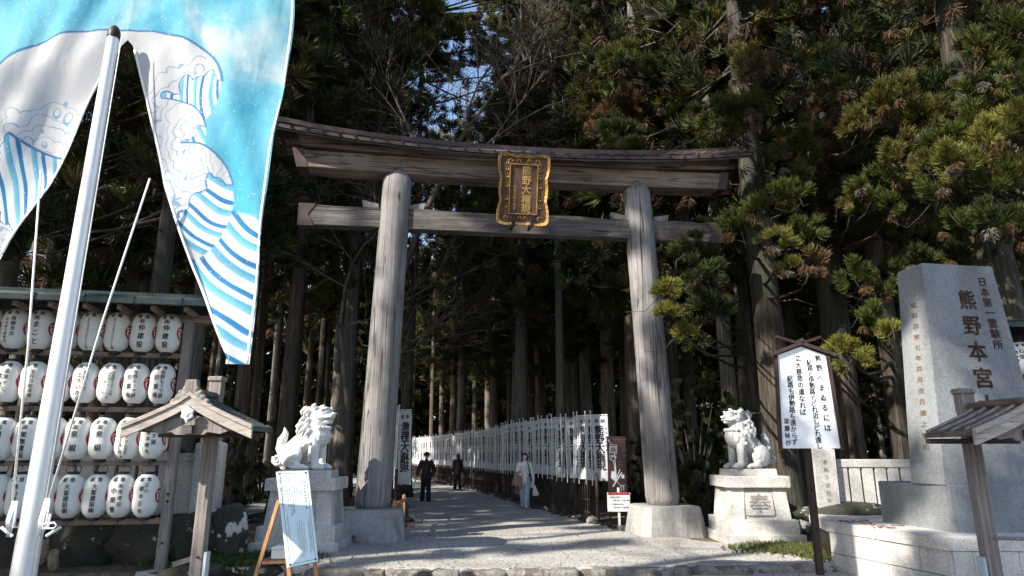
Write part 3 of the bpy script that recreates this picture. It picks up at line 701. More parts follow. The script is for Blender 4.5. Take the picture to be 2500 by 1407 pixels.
# ================================================================ guardian lion dogs
def lion(name, label, loc, rz, mat, s, openmouth):
    """seated stone lion dog, faces +X, about 1.15 high"""
    r = thing(name, label, 'statue', loc, rz)
    b = MB(); C = b.cap
    # trunk: rump to chest, neck
    C((-0.27, 0, 0.27), 0.20, (-0.10, 0, 0.42), 0.19); C((-0.10, 0, 0.42), 0.19, (0.17, 0, 0.60), 0.205); b.ball((0.22, 0, 0.57), (0.20, 0.215, 0.21))
    C((0.17, 0, 0.62), 0.18, (0.17, 0, 0.80), 0.16)
    for sg in (-1, 1):
        y = sg*0.125
        C((0.20, y, 0.52), 0.10, (0.235, y, 0.28), 0.072); C((0.235, y, 0.28), 0.072, (0.24, y, 0.10), 0.066)      # fore leg
        b.ball((0.29, y, 0.055), (0.115, 0.082, 0.06))
        for q in (-1, 0, 1): b.ball((0.375, y+q*0.05, 0.04), (0.04, 0.028, 0.035), 8, 6)
        b.ball((-0.20, sg*0.155, 0.23), (0.21, 0.105, 0.20), rot=(0, -0.35, 0))                                        # haunch
        C((-0.10, sg*0.17, 0.12), 0.075, (-0.06, sg*0.18, 0.07), 0.06); b.ball((-0.03, sg*0.18, 0.05), (0.17, 0.075, 0.055))
        for q in (-1, 0, 1): b.ball((0.12, sg*0.18+q*0.045, 0.035), (0.035, 0.026, 0.03), 8, 6)
        for q in range(5): b.tube([(0.17-0.01*q, y, 0.40-q*0.055), (0.135, y+sg*0.01, 0.37-q*0.055), (0.105, y+sg*0.015, 0.34-q*0.055)], [0.032, 0.022, 0.006], 6)  # leg fringe
        b.ball((0.17, y+sg*0.09, 0.45), 0.035, 8, 6)
        for q in range(5): b.tube([(0.02-0.085*q, sg*0.10, 0.66-0.075*q), (0.03-0.085*q, sg*0.185, 0.56-0.07*q), (0.06-0.08*q, sg*0.165, 0.43-0.05*q)], 0.017, 6)  # ribs
    # head
    hx, hz = 0.22, 0.92
    b.ball((hx, 0, hz), (0.175, 0.165, 0.155)); b.ball((hx+0.10, 0, hz+0.055), (0.11, 0.125, 0.07))
    b.ball((hx+0.16, 0, hz-0.02), (0.10, 0.10, 0.055)); b.ball((hx+0.235, 0, hz+0.012), (0.045, 0.06, 0.036))
    jz = hz-0.115 if openmouth else hz-0.075
    b.ball((hx+0.12, 0, jz), (0.11, 0.09, 0.042)); b.ball((hx+0.20, 0, jz+0.0), (0.035, 0.06, 0.03))
    C((hx+0.05, 0, jz-0.02), 0.05, (hx+0.02, 0, jz-0.11), 0.05)
    for sg in (-1, 1):
        b.ball((hx+0.145, sg*0.068, hz+0.062), 0.036, 10, 8); b.tube([(hx+0.19, sg*0.02, hz+0.095), (hx+0.15, sg*0.09, hz+0.115), (hx+0.07, sg*0.14, hz+0.09)], 0.026, 7)
        b.tube([(hx+0.235, sg*0.055, hz-0.03), (hx+0.16, sg*0.105, hz-0.045), (hx+0.09, sg*0.125, hz-0.03)], 0.022, 7)
        b.ball((hx+0.265, sg*0.035, hz+0.02), 0.022, 8, 6)
        b.tube([(hx+0.22, sg*0.05, jz+0.03), (hx+0.225, sg*0.05, jz+0.07)], [0.015, 0.005], 6)
        # ears
        b.tube([(hx-0.03, sg*0.12, hz+0.11), (hx-0.06, sg*0.16, hz+0.16), (hx-0.02, sg*0.17, hz+0.19)], [0.05, 0.04, 0.012], 8)
    # mane: rows of curls with pointed locks
    for row, (n, rr, zz, xx, sc) in enumerate(((7, 0.16, 0.84, 0.08, 0.05), (8, 0.19, 0.74, 0.06, 0.052), (9, 0.215, 0.66, 0.10, 0.055), (6, 0.13, 0.99, 0.06, 0.05))):
        for k in range(n):
            a = lerp(0.25*pi, 1.75*pi, k/(n-1)); x, y = xx+rr*cos(a)*0.95, rr*sin(a)
            z = zz - 0.05*cos(a)
            b.ball((x, y, z), sc*0.8, 8, 6)
            pts = [(x+0.035*cos(t*1.9+a), y*(1.08), z+0.035*sin(t*1.9)) for t in range(4)]
            b.tube(pts, [0.024, 0.021, 0.017, 0.012], 6)
            b.tube([(x, y, z), (x-0.05+0.02*cos(a), y*1.12, z-0.06), (x-0.055, y*1.14, z-0.12)], [0.04, 0.028, 0.006], 6)
    for k in range(7):   # chest collar of curls
        a = lerp(-0.6*pi/2, 0.6*pi/2, k/6); b.ball((0.19+0.20*cos(a), 0.21*sin(a), 0.70), 0.036, 8, 6)
    C((0.02, 0, 0.98), 0.09, (-0.09, 0, 0.72), 0.08); C((-0.09, 0, 0.72), 0.07, (-0.13, 0, 0.62), 0.03)
    # tail: flame plume and side spirals
    b.tube([(-0.42, 0, 0.20), (-0.50, 0, 0.36), (-0.46, 0, 0.52), (-0.42, 0, 0.62), (-0.45, 0, 0.72)], [0.075, 0.085, 0.08, 0.055, 0.008], 9)
    b.tube([(-0.44, 0, 0.40), (-0.54, 0, 0.46), (-0.56, 0, 0.54)], [0.06, 0.045, 0.008], 7)
    for sg in (-1, 1):
        pts = []; rr = []
        for k in range(12):
            t = k/11; a = 3.3*pi*t; q = 0.10*(1-0.72*t); pts.append((-0.50+q*cos(a+2.6), sg*(0.05+0.05*t), 0.17+q*sin(a+2.6))); rr.append(0.036*(1-0.45*t))
        b.tube(pts, rr, 7)
        b.ball((-0.42, sg*0.09, 0.36), 0.055, 8, 6); b.ball((-0.40, sg*0.12, 0.27), 0.045, 8, 6)
    C((-0.56, 0, 0.14), 0.045, (-0.42, 0, 0.045), 0.05)
    b.v = [(x*s, y*s, z*s) for x, y, z in b.v]
    blob('body', b, 0.0078, mat, r, 0)
    return r
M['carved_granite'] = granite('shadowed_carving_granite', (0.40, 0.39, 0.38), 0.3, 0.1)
def pedestal(name, label, x, y, rz, s, char):
    r = thing(name, label, 'pedestal', (x, y, 0), rz)
    def tier(nm, z0, z1, w0, w1, d0, d1, bev=0.012):
        mb = MB(); rings = []
        for z, w, d in ((z0, w0/2, d0/2), (z1-bev, w1/2, d1/2), (z1, w1/2-bev, d1/2-bev)):
            rings.append([(-w, -d, z), (w, -d, z), (w, d, z), (-w, d, z)])
        mb.loft(rings); return mb.build(nm, M['granite'], r)
    tier('foundation_step', -0.1, 0.15, 1.50, 1.50, 1.46, 1.46); tier('plinth_step', 0.15, 0.41, 1.34, 1.33, 1.30, 1.29)
    # tapered shaft with corner pilasters and a recessed panel
    tier('shaft', 0.41, 0.99, 1.06, 0.94, 1.02, 0.90)
    for sx in (-1, 1):
        for sy in (-1, 1):
            mb = MB(); rings = []
            for z, w, d in ((0.41, 0.575, 0.555), (0.99, 0.52, 0.50)):
                a, b = (sx*w, sx*(w-0.26)), (sy*d, sy*(d-0.26)); x0, x1 = min(a), max(a); y0, y1 = min(b), max(b)
                rings.append([(x0, y0, z), (x1, y0, z), (x1, y1, z), (x0, y1, z)])
            mb.loft(rings); mb.build('pilaster', M['granite'], r)
    tier('cap_slab', 0.992, 1.20, 1.21, 1.21, 1.16, 1.16, 0.02); tier('statue_base', 1.20, 1.33, 0.94, 0.92, 0.66, 0.64)
    if char:
        mb = MB()
        T = Matrix.Translation((0, -0.508, 0.70)) @ Matrix.Rotation(R(-6), 4, 'X') 
        mb.prism([(-0.25, -0.22), (0.25, -0.22), (0.27, -0.2), (0.26, 0.2), (0.24, 0.22), (-0.24, 0.22), (-0.26, 0.2), (-0.27, -0.2)], -0.012, 0.03, T)
        pn = mb.build('panel', M['granite'], r)
        mb = MB(); T2 = Matrix.Translation((0, -0.530, 0.70)) @ Matrix.Rotation(R(-6), 4, 'X')
        put_char(mb, char, 0, 0, 0.42, 0.36, lambda a, b: tuple(T2 @ Vector((a, 0, b))), 0.025)
        put_char(mb, char, 0.004, -0.004, 0.42, 0.36, lambda a, b: tuple(T2 @ Vector((a, 0.006, b))), 0.03)
        mb.build('carved_character', M['carved_granite'], pn)
    return r
pedestal('stone_pedestal', 'stepped pale granite pedestal on the left, behind the easel board', -3.72, 12.63, R(2.5), 1, None)
pedestal('stone_pedestal', 'stepped pale granite pedestal on the right with the carved character 奉', 4.72, 13.80, 0, 1, '奉')
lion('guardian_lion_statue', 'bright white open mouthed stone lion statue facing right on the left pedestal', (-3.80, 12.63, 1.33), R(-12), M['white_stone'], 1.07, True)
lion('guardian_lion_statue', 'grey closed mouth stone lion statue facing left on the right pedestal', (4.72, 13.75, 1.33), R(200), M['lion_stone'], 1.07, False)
# ================================================================ the inscribed monument
def poly_block(name, bot, top, z0, z1, mat, par=None, bev=0.015):
    mb = MB(); n = len(bot); cx = sum(p[0] for p in top)/n; cy = sum(p[1] for p in top)/n
    ins = [(p[0]+(cx-p[0])*bev*1.2, p[1]+(cy-p[1])*bev*1.2) for p in top]
    mb.loft([[(p[0], p[1], z0) for p in bot], [(p[0], p[1], z1-bev) for p in top], [(p[0], p[1], z1) for p in ins]])
    return mb.build(name, mat, par)
mon = thing('stone_monument', 'tall grey stone pillar carved with large brown characters at the right', 'monument', (0, 0, 0))
A0, B0 = Vector((5.83, 9.30)), Vector((7.52, 9.60)); A1, B1 = Vector((6.08, 9.46)), Vector((7.27, 9.67)); dv0, dv1 = Vector((-0.10, 0.62)), Vector((-0.08, 0.50))
zt, zb = 4.36, 1.205
poly_block('stele', [A0, B0, B0+dv0, A0+dv0], [A1, B1, B1+dv1, A1+dv1], zb, zt, M['granite_blue'], mon, 0.02)
a = gnd(2165, 1276, .6); b = gnd(2336, 1302, .6)
poly_block('base_block', [(b.x, b.y), (8.4, 9.42), (8.3, 10.95), (a.x, a.y+.1)], [(b.x, b.y), (8.4, 9.42), (8.3, 10.95), (a.x, a.y+.1)], 0.6, 1.205, M['granite_blue'], mon, 0.01)
def stele_fn(P0, Q0, P1, Q1, off):
    def fn(u, v):   # u 0..1 across, v 0..1 up
        lo = lerp(P0, Q0, u); hi = lerp(P1, Q1, u); p = lerp(lo, hi, v); d = (Q0-P0).normalized()
        return (p.x+d.y*off, p.y-d.x*off, lerp(zb, zt, v))
    return fn
ff = stele_fn(A0, B0, A1, B1, 0.005); mb = MB(); fw, fh = 1.45, 3.15
f2 = lambda x, z: ff(x/fw, z/fh)
zk = at(2355, 734, 9.56).z-zb
column(mb, '熊野本宮大社', 0.78, zk, 0.31, 0.385, f2, 0.045, 0.02, 0.33)
column(mb, '日本第一霊験所', 1.16, at(2397, 689, 9.6).z-zb, 0.15, 0.158, f2, 0.035, 0.02, 0.18)
mb.build('inscription', M['carve'], mon)
lf = stele_fn(A0+dv0, A0, A1+dv1, A1, 0.005); mb = MB(); f3 = lambda x, z: lf(x/0.6, z/fh)
column(mb, '昭和四拾七年四月吉日建之宮司', 0.33, 2.55, 0.085, 0.158, f3, 0.03, 0.03, 0.13)
mb.build('side_inscription', plain('carved_letter_tan', (0.24, 0.17, 0.09), 0.8), mon)
# walled platform under the monument
plat = thing('stone_platform', 'low grey granite block platform carrying the tall monument', 'platform', (0, 0, 0))
S = [gnd(2015, 1272, .6), gnd(2312, 1314, .6)]; q0 = (S[0].x, S[0].y); q1 = (S[1].x, S[1].y)
outl = [q1, (9.6, q1[1]), (9.6, 12.2), (q0[0]+0.3, 12.2), q0]
poly_block('coping_slab', outl, outl, 0.45, 0.6, M['granite'], plat, 0.006)
inn = [(q1[0]+0.06, q1[1]+0.05), (9.5, q1[1]+0.05), (9.5, 12.1), (q0[0]+0.36, 12.1), (q0[0]+0.05, q0[1]-0.02)]
poly_block('core', [(x+.01, y+.012) for x, y in inn], [(x+.01, y+.012) for x, y in inn], -0.3, 0.45, M['dark_metal'], plat, 0.0)
def wallrow(p, q, z0, z1, cuts, depth=0.12):
    p, q = Vector(p), Vector(q); d = (q-p); L = d.length; d.normalize(); nrm = Vector((d.y, -d.x)); mb = MB()
    for k in range(len(cuts)-1):
        s0, s1 = cuts[k]*L+0.003, cuts[k+1]*L-0.003; j = rnd.uniform(-0.004, 0.004)
        c = p+d*(s0+s1)/2+nrm*(j-depth/2+0.03)
        mb.box((c.x, c.y, (z0+z1)/2), (s1-s0, depth, z1-z0-0.006), (0, 0, math.atan2(d.y, d.x)), bev=0.006)
    return mb.build('wall_course', M['granite'], plat)
il, ic = Vector(inn[4]), Vector(inn[0])
wallrow(inn[4], inn[0], 0.14, 0.447, (0, .13, .38, .52, .78, 1.0)); wallrow(inn[4], inn[0], -0.18, 0.137, (0, .3, .45, .72, .9, 1.0))
wallrow(inn[0], inn[1], 0.14, 0.447, (0, .06, .2, .33, .5, .7, 1)); wallrow(inn[0], inn[1], -0.18, 0.137, (0, .12, .28, .4, .6, .8, 1))
mb = MB()
for k in range(26):
    x, y = rnd.uniform(5.0, 5.7), rnd.uniform(9.6, 11.0)
    a = rnd.uniform(0, 6); L = rnd.uniform(.05, .14); mb.tube([(x, y, .61), (x+L*cos(a), y+L*sin(a), .62)], 0.006, 4)
tag(mb.build('fallen_leaves', plain('brown_dead_needles', (0.16, 0.06, 0.035), 0.9)), 'dead brown cedar twigs scattered on the platform', 'twigs', None, 'stuff')
# ================================================================ stone picket fences
def stone_fence(label, x0, y0, x1, y1, zb, zt, posts, npk, topin=0.14, gap=None):
    p, q = Vector((x0, y0)), Vector((x1, y1)); d = q-p; L = d.length; ang = math.atan2(d.y, d.x)
    r = thing('stone_fence', label, 'fence', (x0, y0, 0), ang)
    for s, w, h in posts:
        mb = MB(); t = w/2; mb.loft([[(s-t*.97, -t, zb-.1), (s+t*.97, -t, zb-.1), (s+t*.97, t, zb-.1), (s-t*.97, t, zb-.1)], [(s-t, -t, zt+h), (s+t, -t, zt+h), (s+t, t, zt+h), (s-t, t, zt+h)], [(s-.01, -.01, zt+h+w*.22), (s+.01, -.01, zt+h+w*.22), (s+.01, .01, zt+h+w*.22), (s-.01, .01, zt+h+w*.22)]])
        po = mb.build('post', M['granite'], r)
        if h > 0.03 and x0 > 0:
            mb = MB(); column(mb, '奉納平成拾年', s, zt-.05, 0.09, 0.13, lambda a, b: (a, -t-.004, b)); mb.build('lettering', M['concrete'], po)
    pk = MB(); 
    ps = [s for s, w, h in posts]
    mb = MB(); mb.box((L/2, 0, zt-0.07), (L, 0.16, 0.145), bev=0.012); mb.build('top_rail', M['granite'], r)
    mb = MB(); mb.box((L/2, 0, zb+0.045), (L, 0.18, 0.10), bev=0.01); mb.build('bottom_rail', M['granite'], r)
    for k in range(npk):
        s = (k+0.5)*L/npk
        if any(abs(s-a) < 0.22 for a in ps): continue
        mb = MB(); mb.box((s, 0, (zb+zt)/2-0.02), (L/npk*0.80, 0.12, zt-zb-0.235)); mb.build('picket', M['granite'], r)
    return r
pL = at(2018, 1240, 12.3); zt_ = at(2060, 1122, 12.3).z; zb_ = at(2060, 1245, 12.3).z
stone_fence('pale stone picket fence right of the white signboard', pL.x, 12.35, pL.x+2.75, 12.35, zb_, zt_, [(0, 0.38, 0.17), (2.45, 0.3, 0.17)], 12)
pL = at(517, 1250, 12.0)
zt_ = at(450, 1107, 12.0).z; zb_ = at(450, 1252, 12.0).z
stone_fence('grey stone picket fence behind the lantern rack', -9.9, 11.3, pL.x, 12.0, zb_, zt_, [(4.68, 0.42, 0.16), (0.2, 0.3, .1)], 15)
# ================================================================ boulders
def rockmat(name, base, lich, amt, moss=None):
    m, nt, bs = newmat(name); n = noise(nt, 5, (1, 1, 1), 8, 0.7); l = noise(nt, 3.2, (1, 1, 1), 5, 0.62)
    r = ramp(nt, [(0.3, tuple(x*.35 for x in base)), (0.7, base)], n.outputs[0])
    mk = ramp(nt, [(amt, (0, 0, 0)), (amt+0.03, (1, 1, 1))], l.outputs[0])
    c = r.outputs[0]
    if moss:
        g = noise(nt, 2.0, (1, 1, 1), 5, 0.7); gm = ramp(nt, [(0.5, (0, 0, 0)), (0.6, (1, 1, 1))], g.outputs[0]); c = mixc(nt, c, moss, gm.outputs[0])
    c = mixc(nt, c, lich, mk.outputs[0])
    nt.links.new(c, bs.inputs['Base Color']); bs.inputs['Roughness'].default_value = 0.9; bump(nt, bs, n.outputs[0], 1.0, 0.12); return m
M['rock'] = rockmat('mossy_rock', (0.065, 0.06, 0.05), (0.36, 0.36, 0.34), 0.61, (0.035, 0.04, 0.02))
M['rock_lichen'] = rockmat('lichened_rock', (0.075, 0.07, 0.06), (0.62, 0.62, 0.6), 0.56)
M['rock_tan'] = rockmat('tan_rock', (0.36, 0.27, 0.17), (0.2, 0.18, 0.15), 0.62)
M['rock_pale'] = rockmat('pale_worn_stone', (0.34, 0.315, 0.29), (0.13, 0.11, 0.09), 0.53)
def rock(seed, c, d, mat, label, rz=0.0, nm='boulder', rough=0.22):
    rg = random.Random(seed); mb = MB(); mb.ball((0, 0, 0), 1.0, 26, 16)
    pl = [(Vector((rg.gauss(0, 1), rg.gauss(0, 1), rg.gauss(0, .8))).normalized(), rg.uniform(0.55, 0.85)) for _ in range(11)]
    out = []
    for v in mb.v:
        p = Vector(v)
        for n_, k in pl:
            e = p.dot(n_)-k
            if e > 0: p -= n_*e*0.85
        w = 1+rough*0.35*(sin(p.x*5+seed)*sin(p.y*6+seed*2)+0.5*sin(p.z*11+seed)*sin(p.x*13))
        out.append((p.x*d[0]*w, p.y*d[1]*w, p.z*d[2]*w))
    mb.v = out
    o = mb.build(nm, mat, None, True, c); o.rotation_euler = (0, 0, rz); shade(o, 50)
    return tag(o, label, 'rock')
def rk_at(px, py, Y, wpx, hpx, seed, mat, label, dy=None, rz=0.0):
    p = at(px, py, Y); k = Y*0.97/F
    return rock(seed, (p.x, Y, p.z), (wpx*k/2*1.1, dy or wpx*k/2*.8, hpx*k/2*1.15), mat, label, rz)
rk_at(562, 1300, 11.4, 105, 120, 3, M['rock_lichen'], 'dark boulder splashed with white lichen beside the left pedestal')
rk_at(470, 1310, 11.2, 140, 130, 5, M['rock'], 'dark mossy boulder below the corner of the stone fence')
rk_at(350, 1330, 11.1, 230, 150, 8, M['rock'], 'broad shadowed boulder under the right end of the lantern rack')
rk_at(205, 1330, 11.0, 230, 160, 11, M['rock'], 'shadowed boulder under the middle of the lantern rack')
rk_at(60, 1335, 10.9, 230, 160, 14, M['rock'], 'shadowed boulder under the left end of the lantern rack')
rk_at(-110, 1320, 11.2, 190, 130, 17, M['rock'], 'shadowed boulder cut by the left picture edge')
rk_at(97, 1352, 10.2, 42, 45, 21, M['rock_tan'], 'small rounded tan stone left of the flagpole rope coil')
rk_at(130, 1368, 10.1, 26, 46, 23, M['rock_tan'], 'small upright tan stone behind the flagpole rope coil', 0.12)
rk_at(470, 1400, 9.4, 150, 40, 27, M['rock'], 'flat rough stone at the foot of the roofed notice post', 0.35)
rk_at(640, 1398, 9.5, 90, 36, 29, M['rock'], 'flat mossy stone beneath the easel legs', 0.3)
rk_at(1945, 1285, 13.6, 60, 110, 31, M['rock_lichen'], 'lichen covered rock between right pedestal and white signboard')
rk_at(2080, 1262, 12.2, 250, 62, 37, M['rock'], 'mossy lichened rock ledge below the right stone fence', 0.45)
rk_at(1445, 1272, 16.8, 30, 22, 41, M['rock_pale'], 'rounded pale stone at the corner of the path by the banner fence')
rk_at(1528, 1292, 15.6, 50, 14, 43, M['rock_pale'], 'flat stone by the foot of the notice sign', 0.25)
mb = MB()
for sx in (-1, 0, 1): mb.box((sx*0.17, 0, 0.07), (0.04, 0.17, 0.17))
for zz in (0, 0.14): mb.box((0, 0, zz), (0.38, 0.17, 0.035))
cb = mb.build('concrete_block', M['concrete']); p = gnd(517, 1362, 0.0); cb.location = (p.x, p.y, p.z+0.0); tag(cb, 'hollow concrete block on the grass behind the roofed notice post', 'block')
# fallen leaf litter / kerb stones
KP = [gnd(x, y, 0) for x, y in ((330, 1400), (700, 1388), (1040, 1392), (1250, 1392), (1500, 1388), (1700, 1383), (1990, 1378))]
def kerb_y(x):
    for a, b in zip(KP, KP[1:]):
        if a.x <= x <= b.x: return lerp(a.y, b.y, (x-a.x)/(b.x-a.x))
    return KP[0].y if x < KP[0].x else KP[-1].y
kerb = thing('stone_kerb', 'low rough stone kerb crossing the gravel in the foreground', 'kerb', (0, 0, 0))
x = -3.0; k = 0
while x < 4.35:
    L = rnd.choice((0.3, 0.45, 0.7, 0.95, 1.2)); y = kerb_y(x+L/2); rg = random.Random(k+60); mb = MB(); mb.ball((0, 0, 0), 1, 18, 12); out = []
    for v in mb.v:
        p = Vector(v); p = Vector([math.copysign(abs(c)**0.42, c) for c in p]); w = 1+0.10*sin(p.x*4+k)*sin(p.y*5+k*2)+0.08*sin(p.x*13+k*3)+0.05*sin(p.x*29+k)
        out.append((x+L/2+p.x*L/2*.99, y+0.05+p.y*0.15*w+rg.uniform(-.01, .01)*0, -0.075+p.z*0.078*w))
    mb.v = out; dz = rg.uniform(-.01, .004); o = mb.build('kerb_stone', M['rock_pale'], kerb, True, (0, rg.uniform(-.03, .03), dz)); x += L*.93; k += 1
# ================================================================ notice board on an easel
es = thing('easel', 'orange wooden easel carrying the tall pale notice board', 'easel', (0, 0, 0))
c_bl, c_br, c_tr, c_tl = at(703, 1386, 8.62), at(777, 1370, 8.74), at(752, 1149, 8.98), at(676, 1152, 8.86)
def bar(mb, a, b, w=0.035, d=0.02):
    a, b = Vector(a), Vector(b); z = (b-a).normalized(); x = z.cross(Vector((0.1, 1, 0))).normalized(); y = z.cross(x)
    mb.loft([[p+x*w/2*i+y*d/2*j for i, j in ((-1, -1), (1, -1), (1, 1), (-1, 1))] for p in (a, b)])
apex = (c_tl+c_tr)/2+Vector((0, 0.10, 0.02))
fl = at(612, 1425, 9.05); fl.z = -0.08
for a, b in ((at(681, 1222, 9.0), Vector((at(618, 1407, 9.05).x-0.02, 9.05, -0.1))), (at(700, 1340, 8.72), Vector((at(716, 1420, 8.70).x, 8.70, -0.1))), (at(765, 1340, 8.86), Vector((at(781, 1420, 8.84).x, 8.84, -0.1))), (at(715, 1345, 9.3), Vector((at(696, 1410, 9.5).x, 9.5, -0.1)))):
    mb = MB(); bar(mb, a, b, 0.045, 0.028); mb.build('leg', M['orange'], es)
mb = MB(); bar(mb, at(640, 1375, 9.03), at(712, 1372, 9.2), 0.03, 0.02); mb.build('crossbar', M['orange'], es)
bd = thing('notice_board', 'pale board toned blue for shade, with small black and red columns leaning on the easel', 'notice board', (0, 0, 0))
nx = (c_tr-c_bl).cross(c_tl-c_br).normalized(); 
if nx.y > 0: nx = -nx
th = 0.045
mb = MB(); mb.loft([[q-nx*th for q in (c_bl, c_br, c_tr, c_tl)], [c_bl, c_br, c_tr, c_tl]]); 
M['board'] = plain('shade_blue_board', (0.62, 0.74, 0.80), 0.5, 0, 0.03)  # the blue cast of the shade is put into the board colour
mb.build('board', M['board'], bd)
mb = MB(); mb.loft([[p-nx*(th+.003) for p in (c_bl-(c_br-c_bl)*.03, c_bl, c_tl, c_tl-(c_br-c_bl)*.03)], [p+nx*0.003 for p in (c_bl-(c_br-c_bl)*.03, c_bl, c_tl, c_tl-(c_br-c_bl)*.03)]]); mb.build('sunlit_edge_strip', M['white'], bd)  # sunlight on the left edge painted as a white strip
def bf(u, v, off=0.003):
    p = lerp(lerp(c_bl, c_br, u), lerp(c_tl, c_tr, u), v)+nx*off; return tuple(p)
W_, H_ = (c_br-c_bl).length, (c_tl-c_bl).length
fn = lambda x, y: bf(x/W_, y/H_)
mb = MB()
def strip(x0, y0, x1, y1, w):
    dx, dy = x1-x0, y1-y0; l = math.hypot(dx, dy); a, b = -dy/l*w/2, dx/l*w/2
    mb.add([fn(x0+a, y0+b), fn(x0-a, y0-b), fn(x1-a, y1-b), fn(x1+a, y1+b)], [(0, 1, 2, 3)])
e = 0.028
for a in ((e, e+.02, e, H_-e-.02), (W_-e, e+.02, W_-e, H_-e-.02), (e+.02, e, W_-e-.02, e), (e+.02, H_-e, W_-e-.02, H_-e)): strip(*a, 0.004)
for x in (e, W_-e):
    for y in (e, H_-e):
        for q in range(3): a = q*2.09+.5; fill = [(x+0.009*cos(a)+0.008*cos(t*pi/4), y+0.009*sin(a)+0.008*sin(t*pi/4)) for t in range(8)]; mb.add([fn(*p_) for p_ in fill], [tuple(range(8))])
mb.build('border', M['black'], bd)
mb = MB(); column(mb, '年末年始諸祭典一覧', W_-0.062, H_-0.16, 0.026, 0.042, fn, 0.02)
kan = '一月元旦歳旦祭午前零時大祓式師走除夜神事祈祷参拝時間社殿日供初詣授与所'
for k in range(11):
    x = W_-0.105-0.026*k
    if k in (0, 3, 5, 6, 7, 8, 9): column(mb, ''.join(rnd.choice(kan) for _ in range(6)), x, H_-0.075, 0.014, 0.0155, fn)
    column(mb, ''.join(rnd.choice(kan) for _ in range(6)), x, H_-0.215, 0.016, 0.0175, fn, 0.01)
for x, y, n in ((0.335, 0.55, 12), (0.31, 0.55, 20), (0.285, 0.53, 28), (0.33, 0.34, 14), (0.21, 0.53, 30), (0.185, 0.53, 30), (0.16, 0.52, 28), (0.235, 0.5, 24), (0.06, 0.62, 30)):
    column(mb, ''.join(rnd.choice(kan) for _ in range(n)), min(x, W_-.05), y, 0.0125, 0.015, fn)
mb.build('lettering', M['black'], bd)
mb = MB()
for k in range(11):
    column(mb, ''.join(rnd.choice(kan) for _ in range([5, 6, 6, 6, 12, 14, 7, 5, 6, 6, 6][k])), W_-0.105-0.026*k, H_-0.335, 0.016, 0.0185, fn, 0.01)
mb.build('lettering', M['red'], bd)
# white offering box behind the easel
p = at(686, 1352, 9.6)
wb = thing('white_box', 'small white lidded box sitting on a low wooden stand behind the easel', 'box', (p.x, 9.6, 0.0))
mb = MB(); mb.box((0, 0, p.z), (0.21, 0.17, 0.12), bev=0.01); mb.build('body', M['white'], wb)
mb = MB(); mb.box((0, 0, p.z+0.075), (0.23, 0.19, 0.03), bev=0.01); mb.box((0.0, 0.0, p.z+0.098), (0.15, 0.12, 0.02), bev=0.008); mb.build('lid', M['white'], wb)
st = MB(); zt_ = p.z-0.062
st.box((p.x-0.03, 9.6, zt_-0.015), (0.36, 0.24, 0.028))
for sx in (-1, 1): st.box((p.x-0.03+sx*0.14, 9.6, (zt_-0.03-0.05)/2), (0.03, 0.2, max(0.05, zt_-0.03+0.05)))
tag(st.build('wooden_stand', M['postwood']), 'low weathered wooden stand under the small white box', 'stand')
# ================================================================ roofed white verse signboard
sg_ = thing('signboard', 'white framed signboard with brush written verse and little crossed roof', 'signboard', (4.47, 10.2, 0), 0)
SB = [at(1915, 1095, 10.2), at(2056, 1095, 10.2), at(2015, 869, 10.2), at(1899, 867, 10.2), at(1954, 850, 10.2)]
l = [(q.x-4.47, q.z) for q in SB]
zt_ = (l[2][1]+l[3][1])/2; wb2 = (l[1][0]-l[0][0])/2; wt = (l[2][0]-l[3][0])/2; z0_, zp = l[0][1], l[4][1]+0.02
mb = MB(); mb.box((-0.03, 0.075, 1.5), (0.09, 0.085, 3.15)); mb.build('post', M['dark_wood'], sg_)
mb = MB(); mb.prism([(-wb2, z0_), (wb2, z0_), (wt, zt_), (0, zp), (-wt, zt_)], -0.015, 0.02)
mb.build('board', plain('white_board', (0.78, 0.80, 0.82), 0.35, 0, 0.02), sg_)
for s in (-1, 1):
    mb = MB(); bar(mb, (s*(wb2+.03), -0.01, z0_-0.02), (s*(wt+.03), -0.01, zt_), 0.048, 0.06); mb.build('side_frame', M['dark_wood'], sg_)
    mb = MB(); bar(mb, (s*0.0, -0.03, zp+0.05), (s*(wt+0.14), -0.03, zt_-0.0), 0.05, 0.10); mb.build('roof_slat', M['dark_wood'], sg_)
    mb = MB(); bar(mb, (-s*0.06, 0.03+0.02*s, zp+0.03), (s*0.36, 0.03+0.02*s, zp+0.165), 0.04, 0.03); mb.build('crossed_finial', M['dark_wood'], sg_)
mb = MB(); mb.tube([(0, -0.1, zp+0.09), (0, 0.14, zp+0.09)], 0.03, 8); mb.build('ridge_log', M['dark_wood'], sg_)
mb = MB()
for z in (0.55, 1.1): mb.ball((-0.03, 0.02, z), 0.02, 8, 6)
mb.build('bolt', M['dark_metal'], sg_)
mb = MB(); Ht = zt_-z0_
def sf(x, z):
    t = (z-z0_)/Ht; return (x*lerp(1.0, wt/wb2, t), -0.019, z)
column(mb, '熊野へまゐるには', 0.285, zt_-0.05, 0.112, 0.150, sf, 0.028, 0.06)
column(mb, '紀路と伊勢路とどれ近しどれ遠し', 0.115, zt_-0.11, 0.100, 0.0895, sf, 0.028, 0.06)
column(mb, '広大慈悲の道なれば', -0.075, zt_-0.05, 0.105, 0.102, sf, 0.028, 0.06)
column(mb, '紀路も伊勢路も遠からず', -0.245, zt_-0.36, 0.100, 0.0945, sf, 0.028, 0.06)
column(mb, '梁塵秘抄', -0.345, zt_-1.0, 0.09, 0.105, sf, 0.028, 0.06)
mb.build('lettering', M['black'], sg_)
